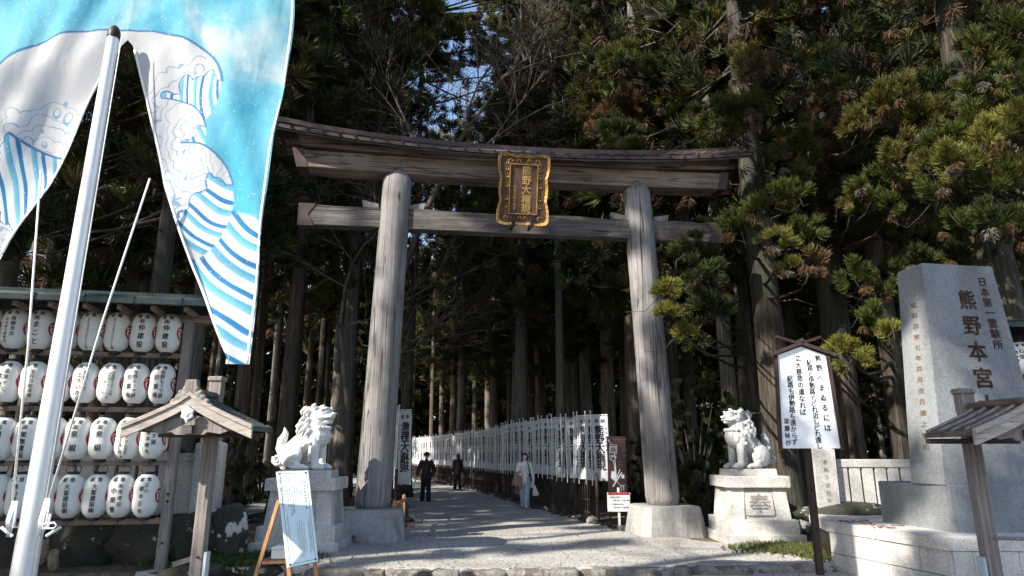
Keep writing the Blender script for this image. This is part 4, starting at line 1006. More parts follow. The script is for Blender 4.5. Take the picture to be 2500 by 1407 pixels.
# ================================================================ map panel and opening hours notice
mp = thing('map_panel', 'tall brown map panel with white route lines beside the right gate pillar', 'map board', (2.46, 16.1, 0))
a, b = at(1481, 1066, 16.1), at(1532, 1201, 16.1); w2 = (b.x-a.x)/2; cx = (a.x+b.x)/2-2.46
mb = MB(); mb.box((cx, 0, (a.z+b.z)/2), (2*w2, 0.04, a.z-b.z), bev=0.006); pn = mb.build('panel', plain('maroon_panel', (0.075, 0.035, 0.038), 0.35, 0, 0.1), mp)
for s in (-1, 1):
    mb = MB(); mb.box((cx+s*(w2-0.03), 0.05, a.z/2), (0.04, 0.04, a.z)); mb.build('leg', M['dark_metal'], mp)
mb = MB(); Hp = a.z-b.z
def pm(u, v): return (cx-w2+u*2*w2, -0.0235, b.z+v*Hp)
def pl_(pts, w):
    for (x0, y0), (x1, y1) in zip(pts, pts[1:]):
        X0, X1 = Vector((pm(x0, y0)[0], pm(x0, y0)[2])), Vector((pm(x1, y1)[0], pm(x1, y1)[2])); d = (X1-X0); n_ = Vector((-d.y, d.x)).normalized()*w/2; d = d.normalized()*w*.4
        mb.add([(q.x, -0.0235, q.y) for q in (X0+n_-d, X0-n_-d, X1-n_+d, X1+n_+d)], [(0, 1, 2, 3)])
pl_([(.1, .93), (.2, .86), (.52, .84), (.5, .72), (.45, .66)], .012); pl_([(.2, .86), (.13, .8), (.13, .6)], .012); pl_([(.13, .6), (.25, .56), (.4, .57)], .012)
pl_([(.38, .7), (.42, .3)], .022); pl_([(.3, .55), (.35, .48), (.36, .36)], .014); pl_([(.24, .1), (.72, .34)], .03); pl_([(.45, .25), (.64, .4)], .02); pl_([(.45, .18), (.6, .13), (.6, .1)], .01)
for u, v, uu, vv in ((.16, .70, .48, .82), (.05, .91, .12, .94), (.2, .62, .32, .66), (.4, .6, .47, .64), (.14, .57, .22, .6), (.7, .24, .86, .31)): mb.add([pm(u, v), pm(uu, v), pm(uu, vv), pm(u, vv)], [(0, 1, 2, 3)])
mb.add([pm(.14, .25), pm(.4, .17), pm(.48, .28), pm(.4, .3), pm(.38, .36), pm(.2, .37)], [tuple(range(6))])
pl_([(.62, .12), (.85, .12)], .008); pl_([(.64, .09), (.83, .09)], .008); pl_([(.67, .12), (.67, .02)], .012); pl_([(.8, .12), (.8, .02)], .012)
def ltxt(mb, s, x, y, size, fn, bold=0.0):
    for ch in s:
        if ch != ' ':
            vs, _ = glyph(ch); put_char(mb, ch, x, y, size, size, fn, bold)
        x += size*(1.0 if ord(ch) > 0x2000 else 0.58)
pf = lambda x, z: (cx-w2+x, -0.0235, b.z+z)
ltxt(mb, 'Kumano Hongu Taisha', .16, Hp*.945, .030, pf, .03); ltxt(mb, 'Precinct Map', .2, Hp*.915, .026, pf, .03)
for v in (.76, .66): 
    ltxt(mb, 'Shrine Hall', .36, Hp*v, .022, pf, .03); ltxt(mb, 'main route', .36, Hp*(v-.03), .018, pf, .02)
for v in (.53, .49, .45): ltxt(mb, 'Haraedo', .26, Hp*v, .02, pf, .02)
mb.build('map_drawing', M['white'], pn)
mb = MB(); mb.add([(lambda q: (q[0], -0.026, q[2]))(pm(*q)) for q in ((.18, .715), (.46, .715), (.46, .805), (.18, .805))], [(0, 1, 2, 3)]); mb.build('map_picture', M['concrete'], pn)
nt_ = thing('notice_sign', 'white opening hours sign with red strip on a white post', 'sign', (2.44, 15.75, 0))
a, b = at(1482, 1202, 15.75), at(1540, 1250, 15.75); w2 = (b.x-a.x)/2; cx = (a.x+b.x)/2-2.44
mb = MB(); mb.box((cx, 0, (a.z+b.z)/2), (2*w2, 0.02, a.z-b.z), bev=0.008); mb.build('board', M['white'], nt_)
mb = MB(); mb.box((cx, 0.03, (a.z+.1)/2), (0.05, 0.03, a.z+.1)); mb.build('post', M['white'], nt_)
mb = MB(); mb.box((cx-.0, -0.012, a.z-0.03), (2*w2*.92, 0.008, 0.058)); rs = mb.build('red_strip', M['red'], nt_)
mb = MB(); ltxt(mb, 'No entry after 5:00 p.m.', cx-w2*.84, a.z-0.033, .038, lambda x, z: (x, -0.018, z), .04); mb.build('lettering', M['white'], rs)
mb = MB(); nf = lambda x, z: (cx-w2+x, -0.0125, b.z+z); Hn = a.z-b.z
for s, x, y, z in (('※神門の開門は', .06, .74, .042), ('午前7時〜午後5時迄', .14, .58, .044), ('※ご祈祷の受付は', .06, .38, .042), ('午前8時〜午後5時迄', .14, .22, .044)): ltxt(mb, s, x, Hn*y, z, nf, .02)
mb.build('lettering', M['black'], nt_)
# ================================================================ low orange railing by the left gate pillar
pa = gnd(959, 1312); pb = gnd(985, 1285); d = (pb-pa); ang = math.atan2(d.y, d.x); L = min(d.length, 2.0)
br = thing('wooden_barrier', 'low orange wooden railing on feet beside the left gate pillar', 'barrier', (pa.x, pa.y, 0), ang)
for s in (0, L):
    mb = MB(); mb.box((s, 0, 0.33), (0.075, 0.075, 0.66), bev=0.008); mb.ball((s, 0, 0.67), 0.045); mb.build('post', M['orange'], br)
    mb = MB(); mb.box((s, 0, 0.035), (0.075, 0.46, 0.07), bev=0.008); mb.build('foot', M['orange'], br)
for z in (0.60, 0.18):
    mb = MB(); mb.box((L/2, 0, z), (L-.06, 0.05, 0.06)); mb.build('rail', M['orange'], br)
for k in range(5):
    mb = MB(); mb.box(((k+1)*L/6, 0, 0.39), (0.05, 0.035, 0.4)); mb.build('picket', M['orange'], br)
# ================================================================ path fences with offered banners
M['bannercloth'] = plain('shade_toned_banner_cloth', (0.52, 0.55, 0.60), 0.75, 0, 0.05, 5, 0.05, (1, 1, 1), 0.3)  # white cloth toned grey-blue, its shade put into the colour
M['polewhite'] = plain('white_pole', (0.7, 0.71, 0.73), 0.4, 0, 0.05)
BAN_H, BAN_W = 1.64, 0.44
def make_nobori(seed, mirror, w=BAN_W, h=BAN_H, z0=1.0):
    rg = random.Random(seed); r = thing('votive_banner', '-', 'banner')
    mb = MB(); mb.tube([(0, 0, z0-.12), (0, 0, z0+h+0.12)], 0.012, 6); mb.ball((0, 0, z0+h+0.13), 0.022, 8, 6); mb.tube([(-0.02, 0, z0+h+0.03), (w+0.02, 0, z0+h+0.03)], 0.008, 5)
    mb.build('pole', M['polewhite'], r)
    ph, am = rg.uniform(0, 6), rg.uniform(0.01, 0.04)
    sway = rg.uniform(-.03, .05)
    def f(x, z, o=0.0):
        t = 1-(z/h)
        return (0.02+x+sway*t*t, am*sin(x*9+ph+t*2)*(0.3+t)+sway*t+o, z0+z)
    mb = MB(); NX, NZ_ = 5, 14; vs = [f(w*i/NX, h*j/NZ_) for j in range(NZ_+1) for i in range(NX+1)]
    fs = [(j*(NX+1)+i, j*(NX+1)+i+1, (j+1)*(NX+1)+i+1, (j+1)*(NX+1)+i) for j in range(NZ_) for i in range(NX)]
    mb.add(vs, fs)
    for q in range(5): mb.box((0.02+w*(q+.5)/5, 0, z0+h+0.015), (0.03, 0.012, 0.05))
    for q in range(6): mb.box((0.005, 0, z0+h*(q+.4)/6), (0.045, 0.012, 0.03))
    cl = mb.build('cloth', M['bannercloth'], r, True)
    for o in (-0.004, 0.004):
        g = (lambda x, z, o=o: f(w-x, z, o)) if mirror else (lambda x, z, o=o: f(x, z, o))
        mb = MB(); put_char(mb, '奉', w*.3 if not mirror else w*.3, h*.92, .12, .12, g, .03); put_char(mb, '納', w*.7, h*.92, .12, .12, g, .03)
        column(mb, '熊野大権現', w*.45, h*.77, 0.27, 0.155*h/1.15, g, 0.055, .02)
        column(mb, '家内安全祈願', w*.88, h*.80, 0.055, 0.11, g, 0.02)
        if o < 0 or True: mb.build('lettering', M['black'], cl)
    return r
protos = [make_nobori(s, False) for s in (1, 2, 3, 4)]
FR = [(2.02, 17.3), (1.42, 19.6), (0.66, 22.5), (-0.30, 26.6), (-1.29, 31.2), (-2.9, 36.6), (-5.0, 42.5), (-7.8, 50.0)]
def walk(poly, step):
    out = []; carry = 0.0
    for (x0, y0), (x1, y1) in zip(poly, poly[1:]):
        L = math.hypot(x1-x0, y1-y0); s = carry
        while s < L: out.append((lerp(x0, x1, s/L), lerp(y0, y1, s/L), math.atan2(y1-y0, x1-x0))); s += step
        carry = s-L
    return out
pos = walk(FR, 0.47); nb = len(pos)
for k, (x, y, a) in enumerate(pos):
    pr = protos[k % 4]; o = pr if k < 4 else copy_tree(pr)
    o.location = (x, y, 0.0); o.rotation_euler = (rnd.uniform(-.012, .012), rnd.uniform(-.012, .012), a+pi+rnd.uniform(-0.05, 0.85)); s = rnd.uniform(.98, 1.03)*(0.98 if k < 8 else 1); o.scale = (1, 1, s)
    if k == 0: lab = 'white votive banner at the near right end of the long row'
    elif k < 6: lab = ['', 'second', 'third', 'fourth', 'fifth', 'sixth'][k]+' white votive banner from the near right end of the row'
    elif k < 14: lab = 'white votive banner %s from the near right end of its row' % ['seven', 'eight', 'nine', 'ten', 'eleven', 'twelve', 'thirteen', 'fourteen'][k-6]
    elif k < 30: lab = 'one of the white votive banners in the row between the walking women'
    else: lab = 'one of the small far white votive banners at the distant bend of the row'
    o['label'] = lab; o['group'] = 'near white votive banners' if k < 14 else 'middle white votive banners' if k < 30 else 'far white votive banners'
def path_fence(poly, label, h, hoff=0.0):
    r = thing('path_fence', label, 'fence', (0, 0, 0)); side = 0.12
    pts = walk(poly, 0.17); mb = MB()
    for x, y, a in pts:
        mb.tube([(x-sin(a)*hoff, y+cos(a)*hoff, 0), (x-sin(a)*hoff, y+cos(a)*hoff, h+rnd.uniform(-.03, .03))], 0.014, 4)
    mb.build('pickets', M['dark_wood'], r)['kind'] = 'stuff'
    for z in (h*.92, h*.45, 0.16):
        mb = MB()
        for (x0, y0), (x1, y1) in zip(poly, poly[1:]): mb.tube([(x0, y0+hoff, z), (x1, y1+hoff, z)], 0.022, 5)
        mb.build('rail', M['dark_wood'], r)
    for x, y, a in walk(poly, 1.9):
        mb = MB(); mb.tube([(x, y+hoff, 0), (x, y+hoff, h+.12)], 0.04, 6); mb.build('post', M['dark_wood'], r)
    return r
path_fence([(1.95+.14, 17.0)]+[(x+.12, y) for x, y in FR], 'dark railed fence running below the long row of banners', 1.05)
FL = [(-2.72, 16.2), (-3.15, 19.5), (-3.9, 23.5), (-5.2, 29.0)]
path_fence(FL, 'dark railed fence along the left edge of the path', 1.15)
big = make_nobori(11, True, 0.42, 1.72, 0.92)
q = at(1003, 1010, 16.6)
big.location = (-2.83, 16.6, 0); big.rotation_euler = (0, R(1.5), R(-38)); big['label'] = 'large white banner with reversed bold characters right of the left gate pillar'; big['group'] = 'banners along the left fence'
for (x, y, a, lab) in ((-2.90, 17.0, 78, 'narrow white banner seen nearly edge on behind the big reversed banner'), (-2.98, 18.4, 62, 'slim white banner turned almost edge on left of the large reversed banner'), (-3.55, 20.6, 20, 'smaller white banner between gate pillar and the large reversed banner'), (-5.9, 27.0, 10, 'distant white banner peeking out left of the left gate pillar')):
    o = copy_tree(big if x > -3 else protos[1], loc=(x, y, 0), rz=R(a), label=lab, group='banners along the left fence')
# ================================================================ people
M['knit'] = plain('white_knit', (0.70, 0.69, 0.68), 0.9, 0, 0.06, 40, 0.2)
M['jeans'] = plain('pale_denim', (0.28, 0.38, 0.44), 0.85, 0, 0.15, 12)
M['blackcloth'] = plain('black_cloth', (0.018, 0.017, 0.019), 0.85, 0, 0.3, 12)
M['plum'] = plain('dark_plum_cloth', (0.045, 0.028, 0.034), 0.85, 0, 0.3, 12)
M['beige'] = plain('beige_coat_cloth', (0.30, 0.20, 0.155), 0.85, 0, 0.15, 12)
M['shoe'] = plain('grey_shoe', (0.25, 0.25, 0.26), 0.7)
M['bag'] = plain('white_plastic_bag', (0.75, 0.77, 0.78), 0.4, 0, 0.06, 9, 0.2, (1, 1, 1), 0.3)
def person(label, x, y, rz, H, pose, top, trou, shoe, hair='bob', hat=False, wide=1.0):
    """figure faces local -Y; joints given for a 1.6 m body"""
    r = thing('person', label, 'person', (x, y, 0), rz); k = H/1.6
    J = dict(hipL=(0.085, 0, 0.84), hipR=(-0.085, 0, 0.84), kneL=(0.09, -0.01, 0.46), kneR=(-0.09, -0.01, 0.46), ankL=(0.09, 0.02, 0.08), ankR=(-0.09, 0.02, 0.08),
             shL=(0.165, 0, 1.30), shR=(-0.165, 0, 1.30), elL=(0.215, 0.02, 1.04), elR=(-0.215, 0.02, 1.04), wrL=(0.215, -0.05, 0.83), wrR=(-0.215, -0.05, 0.83))
    J.update(pose); J = {a: Vector(v)*k for a, v in J.items()}; V = lambda *a: Vector(a)*k
    b = MB()
    b.cap(V(0, 0, 0.86), .115*k, V(0, 0, 1.02), .10*k); b.cap(V(0, 0, 1.02), .10*k, V(0, 0, 1.22), .118*k); b.cap(V(-.08, 0, 1.27), .075*k, V(.08, 0, 1.27), .075*k)
    b.cap(V(0, 0.005, 1.28), .052*k, V(0, -0.005, 1.42), .047*k)
    b.ball(V(0, -0.012, 1.50), (.068*k, .085*k, .10*k), 16, 12); b.ball(V(0, -0.03, 1.445), (.048*k, .055*k, .045*k)); b.tube([V(0, -.09, 1.515), V(0, -.112, 1.48), V(0, -.09, 1.47)], [.010*k, .014*k, .008*k], 6)
    for s in (-1, 1): b.ball(V(s*.07, 0, 1.495), (.012*k, .02*k, .03*k), 8, 6)
    for s, n in ((1, 'L'), (-1, 'R')):
        b.cap(J['sh'+n], .052*k, J['el'+n], .038*k, 10); b.cap(J['el'+n], .036*k, J['wr'+n], .024*k, 10)
        d = (J['wr'+n]-J['el'+n]).normalized(); sd = Vector((0, 1, 0)).cross(d).normalized() if abs(d.y) < .9 else Vector((1, 0, 0)); fw = d.cross(sd)
        pm_ = J['wr'+n]+d*.045*k; b.cap(J['wr'+n]+d*.01*k, .022*k, pm_+d*.03*k, .026*k, 8)
        for q in range(4):
            o = J['wr'+n]+d*.085*k+fw*(q-1.5)*.019*k; L_ = (.060, .070, .066, .05)[q]*k
            b.tube([o-d*.02*k, o+d*L_*.5+sd*s*.004*k, o+d*L_*.8-sd*s*.018*k, o+d*L_*.85-sd*s*.032*k], [.0095*k, .0092*k, .0085*k, .0075*k], 6)
        o = J['wr'+n]+d*.03*k-fw*.025*k; b.tube([o, o-fw*.022*k+d*.022*k, o-fw*.026*k+d*.05*k-sd*s*.01*k], [.012*k, .010*k, .008*k], 6)
        b.cap(J['hip'+n], .09*k, J['kne'+n], .056*k); b.cap(J['kne'+n], .054*k, J['ank'+n], .034*k)
        b.cap(J['ank'+n]-V(0, 0, .035), .035*k, J['ank'+n]+V(0, -.13, -.05), .026*k, 8)
    blob('body', b, 0.0085, M['skin'], r, 1)
    t = MB()
    t.cap(V(0, 0, 0.80), .135*k*wide, V(0, 0, 1.0), .12*k*wide); t.cap(V(0, 0, 1.0), .12*k*wide, V(0, 0, 1.22), .135*k); t.cap(V(-.09, 0, 1.265), .09*k, V(.09, 0, 1.265), .09*k); t.cap(V(0, 0, 1.3), .068*k, V(0, -.005, 1.375), .058*k)
    for n in 'LR': t.cap(J['sh'+n], .070*k*wide**.5, J['el'+n], .056*k*wide, 10); t.cap(J['el'+n], .056*k*wide, J['wr'+n], .040*k*wide, 10)
    blob('top', t, 0.014, top, r, 3)
    t = MB(); t.cap(V(-.04, 0, .86), .118*k, V(.04, 0, .86), .118*k)
    for s, n in ((1, 'L'), (-1, 'R')): t.cap(J['hip'+n], .105*k, J['kne'+n], .082*k); t.cap(J['kne'+n], .08*k, J['ank'+n]+V(0, 0, -.02), .082*k)
    blob('trousers', t, 0.014, trou, r, 3)
    for n in 'LR':
        t = MB(); t.cap(J['ank'+n]+V(0, .02, -.035), .042*k, J['ank'+n]+V(0, -.14, -.05), .034*k, 10); blob('shoe', t, 0.012, shoe, r, 1)
    t = MB()
    t.ball(V(0, 0.02, 1.535), (.094*k, .105*k, .10*k), 16, 10)
    if hair == 'bob':
        for s in (-1, 1): t.cap(V(s*.066, 0.01, 1.51), .034*k, V(s*.076, 0.005, 1.43), .028*k, 8)
        t.cap(V(0, .05, 1.5), .07*k, V(0, .045, 1.42), .055*k)
    if hair == 'long': t.cap(V(0, .05, 1.5), .075*k, V(0, .07, 1.30), .06*k); t.cap(V(-.05, .03, 1.5), .04*k, V(-.06, .05, 1.34), .03*k); t.cap(V(.05, .03, 1.5), .04*k, V(.06, .05, 1.34), .03*k)
    h = blob('hair', t, 0.010, M['hair'], r, 2)
    # open the hair over the face
    me = h.data; vs = [v.co.copy() for v in me.vertices]
    for v in me.vertices:
        c = v.co
        if c.y < -0.03*k and c.z < 1.56*k and abs(c.x) < .055*k: c.y = -0.03*k
    if hat:
        t = MB(); t.ball(V(0, .01, 1.56), (.10*k, .108*k, .085*k), 16, 10); t.cap(V(0, -.08, 1.535), .05*k, V(0, -.10, 1.53), .045*k); blob('hat', t, 0.010, M['blackcloth'], r, 2)
    t = MB()
    for s in (-1, 1): t.ball(V(s*.028, -.083, 1.505), (.012*k, .006*k, .007*k), 8, 6)
    t.build('eyes', M['hair'], r); t = MB(); t.ball(V(0, -.084, 1.448), (.02*k, .006*k, .006*k), 8, 6); t.build('mouth', plain('lips', (0.45, 0.12, 0.10)), r)
    return r, J
wp, J = person('woman in white knit top and pale jeans walking towards the gate', 0.40, 21.3, R(-3), 1.62,
    dict(elR=(-0.23, -0.03, 1.06), wrR=(-0.12, -0.20, 0.99), elL=(0.235, 0.02, 1.04), wrL=(0.26, -0.06, 0.80), ankL=(0.05, -0.10, 0.08), kneL=(0.07, -0.10, 0.47), ankR=(-0.06, 0.14, 0.10), kneR=(-0.085, 0.0, 0.46)), M['knit'], M['jeans'], M['shoe'], 'bob')
t = MB(); t.cap((-0.20, -0.12, 1.04), 0.07, (-0.24, -0.12, 0.72), 0.085); t.cap((-0.26, -0.10, 1.02), 0.05, (-0.38, -0.08, 0.70), 0.035); t.cap((-0.14, -0.16, 1.02), 0.045, (-0.13, -0.16, 0.62), 0.05)
ct = blob('coat', t, 0.014, M['beige'], None, 3); ct.location = wp.location; ct.rotation_euler = wp.rotation_euler; tag(ct, 'beige coat draped over the arm of the woman in white', 'coat')
t = MB(); t.tube([(0.27, -0.08, 0.76), (0.29, -0.09, 0.70), (0.31, -0.08, 0.55), (0.33, -0.08, 0.42), (0.33, -0.08, 0.38)], [0.012, 0.02, 0.07, 0.115, 0.08], 12, squash=0.5); 
pb_ = t.build('plastic_bag', M['bag'], None, True, wp.location); pb_.rotation_euler = wp.rotation_euler; tag(pb_, 'white plastic carrier bag hanging from the hand of the woman in white', 'bag')
t = MB(); t.tube([(0.09, -0.10, 1.37), (0.13, -0.15, 1.2), (0.17, -0.15, 1.0), (0.19, -0.08, 0.80)], 0.012, 6); t.tube([(0.09, -0.05, 1.38), (0.10, 0.12, 1.25), (0.17, 0.12, 1.0), (0.19, 0.0, 0.80)], 0.012, 6)
sb = t.build('strap', M['blackcloth'], None); sb.location = (0, 0, 0)
bg = thing('shoulder_bag', 'pale shoulder bag with black strap worn by the woman in white', 'bag', wp.location, wp.rotation_euler[2]); sb.parent = bg
t = MB(); t.box((0.20, 0.02, 0.70), (0.13, 0.07, 0.2), bev=0.02); t.build('pouch', M['bag'], bg)
p2, J = person('person in black hat and dark clothes walking on the left of the path', -3.05, 24.5, R(8), 1.66, dict(elR=(-0.27, 0.04, 1.05), wrR=(-0.30, -0.10, 0.86), elL=(0.27, 0.04, 1.04), wrL=(0.22, -0.10, 0.83), ankL=(0.10, -0.12, 0.08), ankR=(-0.12, 0.10, 0.09)), M['plum'], M['blackcloth'], M['blackcloth'], 'short', True, 1.35)
t = MB(); t.tube([(-0.33, -0.16, 0.80), (-0.40, -0.2, 0.5)], [0.035, 0.008], 8); pp = t.build('rolled_paper', M['white'], None, True, p2.location); tag(pp, 'rolled white paper held by the person in the black hat', 'paper')
p3, J = person('dark clothed person with long hair walking along the banner fence', -2.57, 32.6, R(200), 1.62, dict(ankL=(0.08, -0.16, 0.08), ankR=(-0.08, 0.16, 0.10), elL=(0.23, 0.05, 1.04)), M['plum'], M['blackcloth'], M['blackcloth'], 'long', False, 1.25)
t = MB(); t.box((-0.30, 0.02, 0.86), (0.10, 0.24, 0.26), bev=0.03); hb = t.build('handbag', M['plum'], None, True, p3.location); hb.rotation_euler = p3.rotation_euler; tag(hb, 'dark handbag at the side of the long haired person', 'bag')
# ================================================================ foliage
rg = np.random.default_rng(5)
fm, nt, bs = newmat('cedar_needles')
at_ = nd(nt, 'ShaderNodeAttribute', attribute_name='tint'); nn = noise(nt, 9.0, (1, 1, 1), 3, 0.7)
rr = ramp(nt, [(0.3, (0.55, 0.6, 0.55)), (0.7, (1.35, 1.3, 1.1))], nn.outputs[0]); col = mixc(nt, at_.outputs[0], rr.outputs[0], 1.0, 'MULTIPLY')
nt.links.new(col, bs.inputs['Base Color']); bs.inputs['Roughness'].default_value = 0.65; bs.inputs['Specular IOR Level'].default_value = 0.25
tr = nd(nt, 'ShaderNodeBsdfTranslucent'); nt.links.new(col, tr.inputs[0]); mx = nd(nt, 'ShaderNodeMixShader'); mx.inputs[0].default_value = 0.3
nt.links.new(bs.outputs[0], mx.inputs[1]); nt.links.new(tr.outputs[0], mx.inputs[2]); nt.links.new(mx.outputs[0], nt.nodes['Material Output'].inputs[0])
M['needles'] = fm
def barkmat(name, a, b, c, moss=None):
    m, nt, bs = newmat(name); g = noise(nt, 1.0, (14, 14, 0.9), 8, 0.7, 0.5); n2 = noise(nt, 0.8, (1, 1, .5), 5, 0.7)
    r = ramp(nt, [(0.3, a), (0.5, b), (0.7, c)], g.outputs[0]); cc = r.outputs[0]
    if moss:
        gm = ramp(nt, [(0.48, (0, 0, 0)), (0.62, (1, 1, 1))], n2.outputs[0]); cc = mixc(nt, cc, moss, gm.outputs[0])
    nt.links.new(cc, bs.inputs['Base Color']); bs.inputs['Roughness'].default_value = 0.9; bs.inputs['Specular IOR Level'].default_value = 0.1
    bump(nt, bs, g.outputs[0], 1.0, 0.06); return m
M['bark'] = barkmat('cedar_bark', (0.03, 0.022, 0.017), (0.10, 0.075, 0.06), (0.22, 0.18, 0.145), (0.08, 0.08, 0.06))
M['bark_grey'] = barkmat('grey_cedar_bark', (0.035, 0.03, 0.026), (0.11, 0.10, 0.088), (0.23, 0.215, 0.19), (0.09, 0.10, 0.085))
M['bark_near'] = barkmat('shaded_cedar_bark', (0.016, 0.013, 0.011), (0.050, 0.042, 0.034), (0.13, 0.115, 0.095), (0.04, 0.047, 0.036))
M['twig'] = plain('grey_twig_bark', (0.075, 0.06, 0.05), 0.9, 0, 0.4, 5)
def tuft(nf, L, w, seed, curv=0.5, spread=1.25, seg=2):
    g = np.random.default_rng(seed); V = []; T = []
    for k in range(nf):
        th = spread*math.sqrt(g.random()); ph = g.random()*2*pi; l = L*g.uniform(0.6, 1.0)
        d0 = np.array([sin(th)*cos(ph), sin(th)*sin(ph), cos(th)]); st = np.array([0, 0, g.uniform(-.1, .35)*L])+d0*L*0.08
        up = np.array([0, 0, 1.0]); d1 = d0+up*curv*sin(th); d1 /= np.linalg.norm(d1)
        s = np.cross(d0, g.normal(size=3)); s /= np.linalg.norm(s)+1e-9
        p0, p1, p2 = st, st+d0*l*.55, st+d0*l*.55+d1*l*.45
        o = len(V); V += [p0-s*w*.35, p0+s*w*.35, p1-s*w*.5, p1+s*w*.5, p2]; T += [(o, o+1, o+3), (o, o+3, o+2), (o+2, o+3, o+4)]
    return np.array(V), np.array(T)
def finer(nf, L, w, seed, nb=5):   # rope-like sprays: each shoot carries short side needles
    g = np.random.default_rng(seed); V = []; T = []
    for k in range(nf):
        th = 1.25*math.sqrt(g.random()); ph = g.random()*2*pi; l = L*g.uniform(0.65, 1.0)
        d0 = np.array([sin(th)*cos(ph), sin(th)*sin(ph), cos(th)]); d1 = d0+np.array([0, 0, 0.75*sin(th)]); d1 /= np.linalg.norm(d1)
        p0 = np.array([0, 0, g.uniform(-.2, .3)*L])+d0*L*.1; p1 = p0+d0*l*.5; p2 = p1+d1*l*.5
        s = np.cross(d0, g.normal(size=3)); s /= np.linalg.norm(s)+1e-9; q = np.cross(d0, s)
        o = len(V); V += [p0-s*w*.4, p0+s*w*.4, p1-s*w*.5, p1+s*w*.5, p2]; T += [(o, o+1, o+3), (o, o+3, o+2), (o+2, o+3, o+4)]
        for j in range(nb):
            t = 0.35+0.6*j/nb; c = p0*(1-t)+p2*t+(p1-(p0+p2)/2)*(1-abs(2*t-1)); a = g.random()*2*pi; n_ = s*cos(a)+q*sin(a); e = c+(d1*.7+n_*.55)*l*.20
            o = len(V); V += [c-n_*0-d1*w*.4, c+d1*w*.6, e]; T += [(o, o+1, o+2)]
    return np.array(V), np.array(T)
MID = [finer(34, 0.46, 0.036, 90+s, 3) for s in range(4)]
NEAR = [finer(84, 0.27, 0.022, s, 3) for s in range(5)]
FAR = [tuft(46, 0.58, 0.048, 20+s) for s in range(4)]
SHADE = [tuft(26, 0.72, 0.105, 40+s) for s in range(4)]
def frames(ax, g):
    n = len(ax); ax = ax/np.linalg.norm(ax, axis=1)[:, None]; r = g.normal(size=(n, 3)); u = np.cross(r, ax); u /= np.linalg.norm(u, axis=1)[:, None]+1e-9; v = np.cross(ax, u)
    return np.stack([u, v, ax], axis=2)
def foliage(name, cen, ax, sc, tint, protos, parent=None, seed=1, extra=None, mat=None):
    g = np.random.default_rng(seed); cen = np.asarray(cen, float); ax = np.asarray(ax, float); sc = np.asarray(sc, float); tint = np.asarray(tint, float)
    Fm = frames(ax, g); pk = g.integers(0, len(protos), len(cen)); Vs = []; Ts = []; Cs = []; off = 0
    for k, (V, T) in enumerate(protos):
        ids = np.where(pk == k)[0]
        if not len(ids): continue
        A = np.einsum('nij,vj->nvi', Fm[ids], V)*sc[ids][:, None, None]+cen[ids][:, None, :]
        n, m = A.shape[:2]; Vs.append(A.reshape(-1, 3)); Ts.append((T[None]+(np.arange(n)*m)[:, None, None]).reshape(-1, 3)+off); off += n*m
        jit = g.uniform(0.8, 1.2, (n, m, 1)); c = np.concatenate([np.clip(tint[ids][:, None, :]*jit, 0, 1), np.ones((n, m, 1))], axis=2); Cs.append(c.reshape(-1, 4))
    V = np.concatenate(Vs); T = np.concatenate(Ts); Cc = np.concatenate(Cs)
    me = bpy.data.meshes.new(name); me.vertices.add(len(V)); me.vertices.foreach_set('co', V.ravel().astype(np.float32))
    me.loops.add(len(T)*3); me.loops.foreach_set('vertex_index', T.ravel().astype(np.int32)); me.polygons.add(len(T)); me.polygons.foreach_set('loop_start', (np.arange(len(T))*3).astype(np.int32))
    me.update(calc_edges=True); a = me.color_attributes.new('tint', 'FLOAT_COLOR', 'POINT'); a.data.foreach_set('color', Cc.ravel().astype(np.float32))
    me.materials.append(mat or M['needles']); return link(name, me, parent)
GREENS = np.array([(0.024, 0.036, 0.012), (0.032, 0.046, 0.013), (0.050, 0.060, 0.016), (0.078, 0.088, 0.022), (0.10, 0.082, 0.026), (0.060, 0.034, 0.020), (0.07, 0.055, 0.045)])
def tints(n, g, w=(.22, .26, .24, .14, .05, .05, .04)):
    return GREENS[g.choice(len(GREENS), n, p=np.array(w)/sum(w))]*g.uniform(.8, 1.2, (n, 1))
def crown_data(seed, Hc=17.0, Rc=3.1, nb=46, tpb=7, full=1.0):
    g = np.random.default_rng(seed); C_, A_, S_, I = [], [], [], []; bs_ = []
    for b in range(nb):
        t = (b+g.random())/nb; z = Hc*t**0.9; az = b*2.4+g.uniform(-.4, .4)
        prof = (0.55+0.45*sin(min(1, t*2.2)*pi/2))*(1-t**3*0.85); l = Rc*prof*g.uniform(.65, 1.2)
        d = np.array([cos(az), sin(az), 0]); droop = g.uniform(.1, .4)
        bs_.append((z, az, l, droop))
        for k in range(tpb):
            s = 0.3+0.75*(k+g.random())/tpb; p = d*l*s+np.array([0, 0, z-droop*l*s+0.25*l*s*s])+g.normal(size=3)*np.array([.32, .32, .26])*(0.5+s)
            dead = g.random() < 0.16
            C_.append(p+(np.array([0, 0, -.35]) if dead else 0)); A_.append(np.array([0, 0, -1.0])+g.normal(size=3)*.25 if dead else d*.7+np.array([0, 0, .75])+g.normal(size=3)*.3)
            S_.append(g.uniform(.65, 1.2)*(0.75 if dead else 1)); I.append(dead)
    n = len(C_); tn = tints(n, g); I = np.array(I); tn[I] = np.array((0.085, 0.05, 0.035))*g.uniform(.6, 1.4, (int(I.sum()), 1))
    return np.array(C_), np.array(A_), np.array(S_), tn, bs_
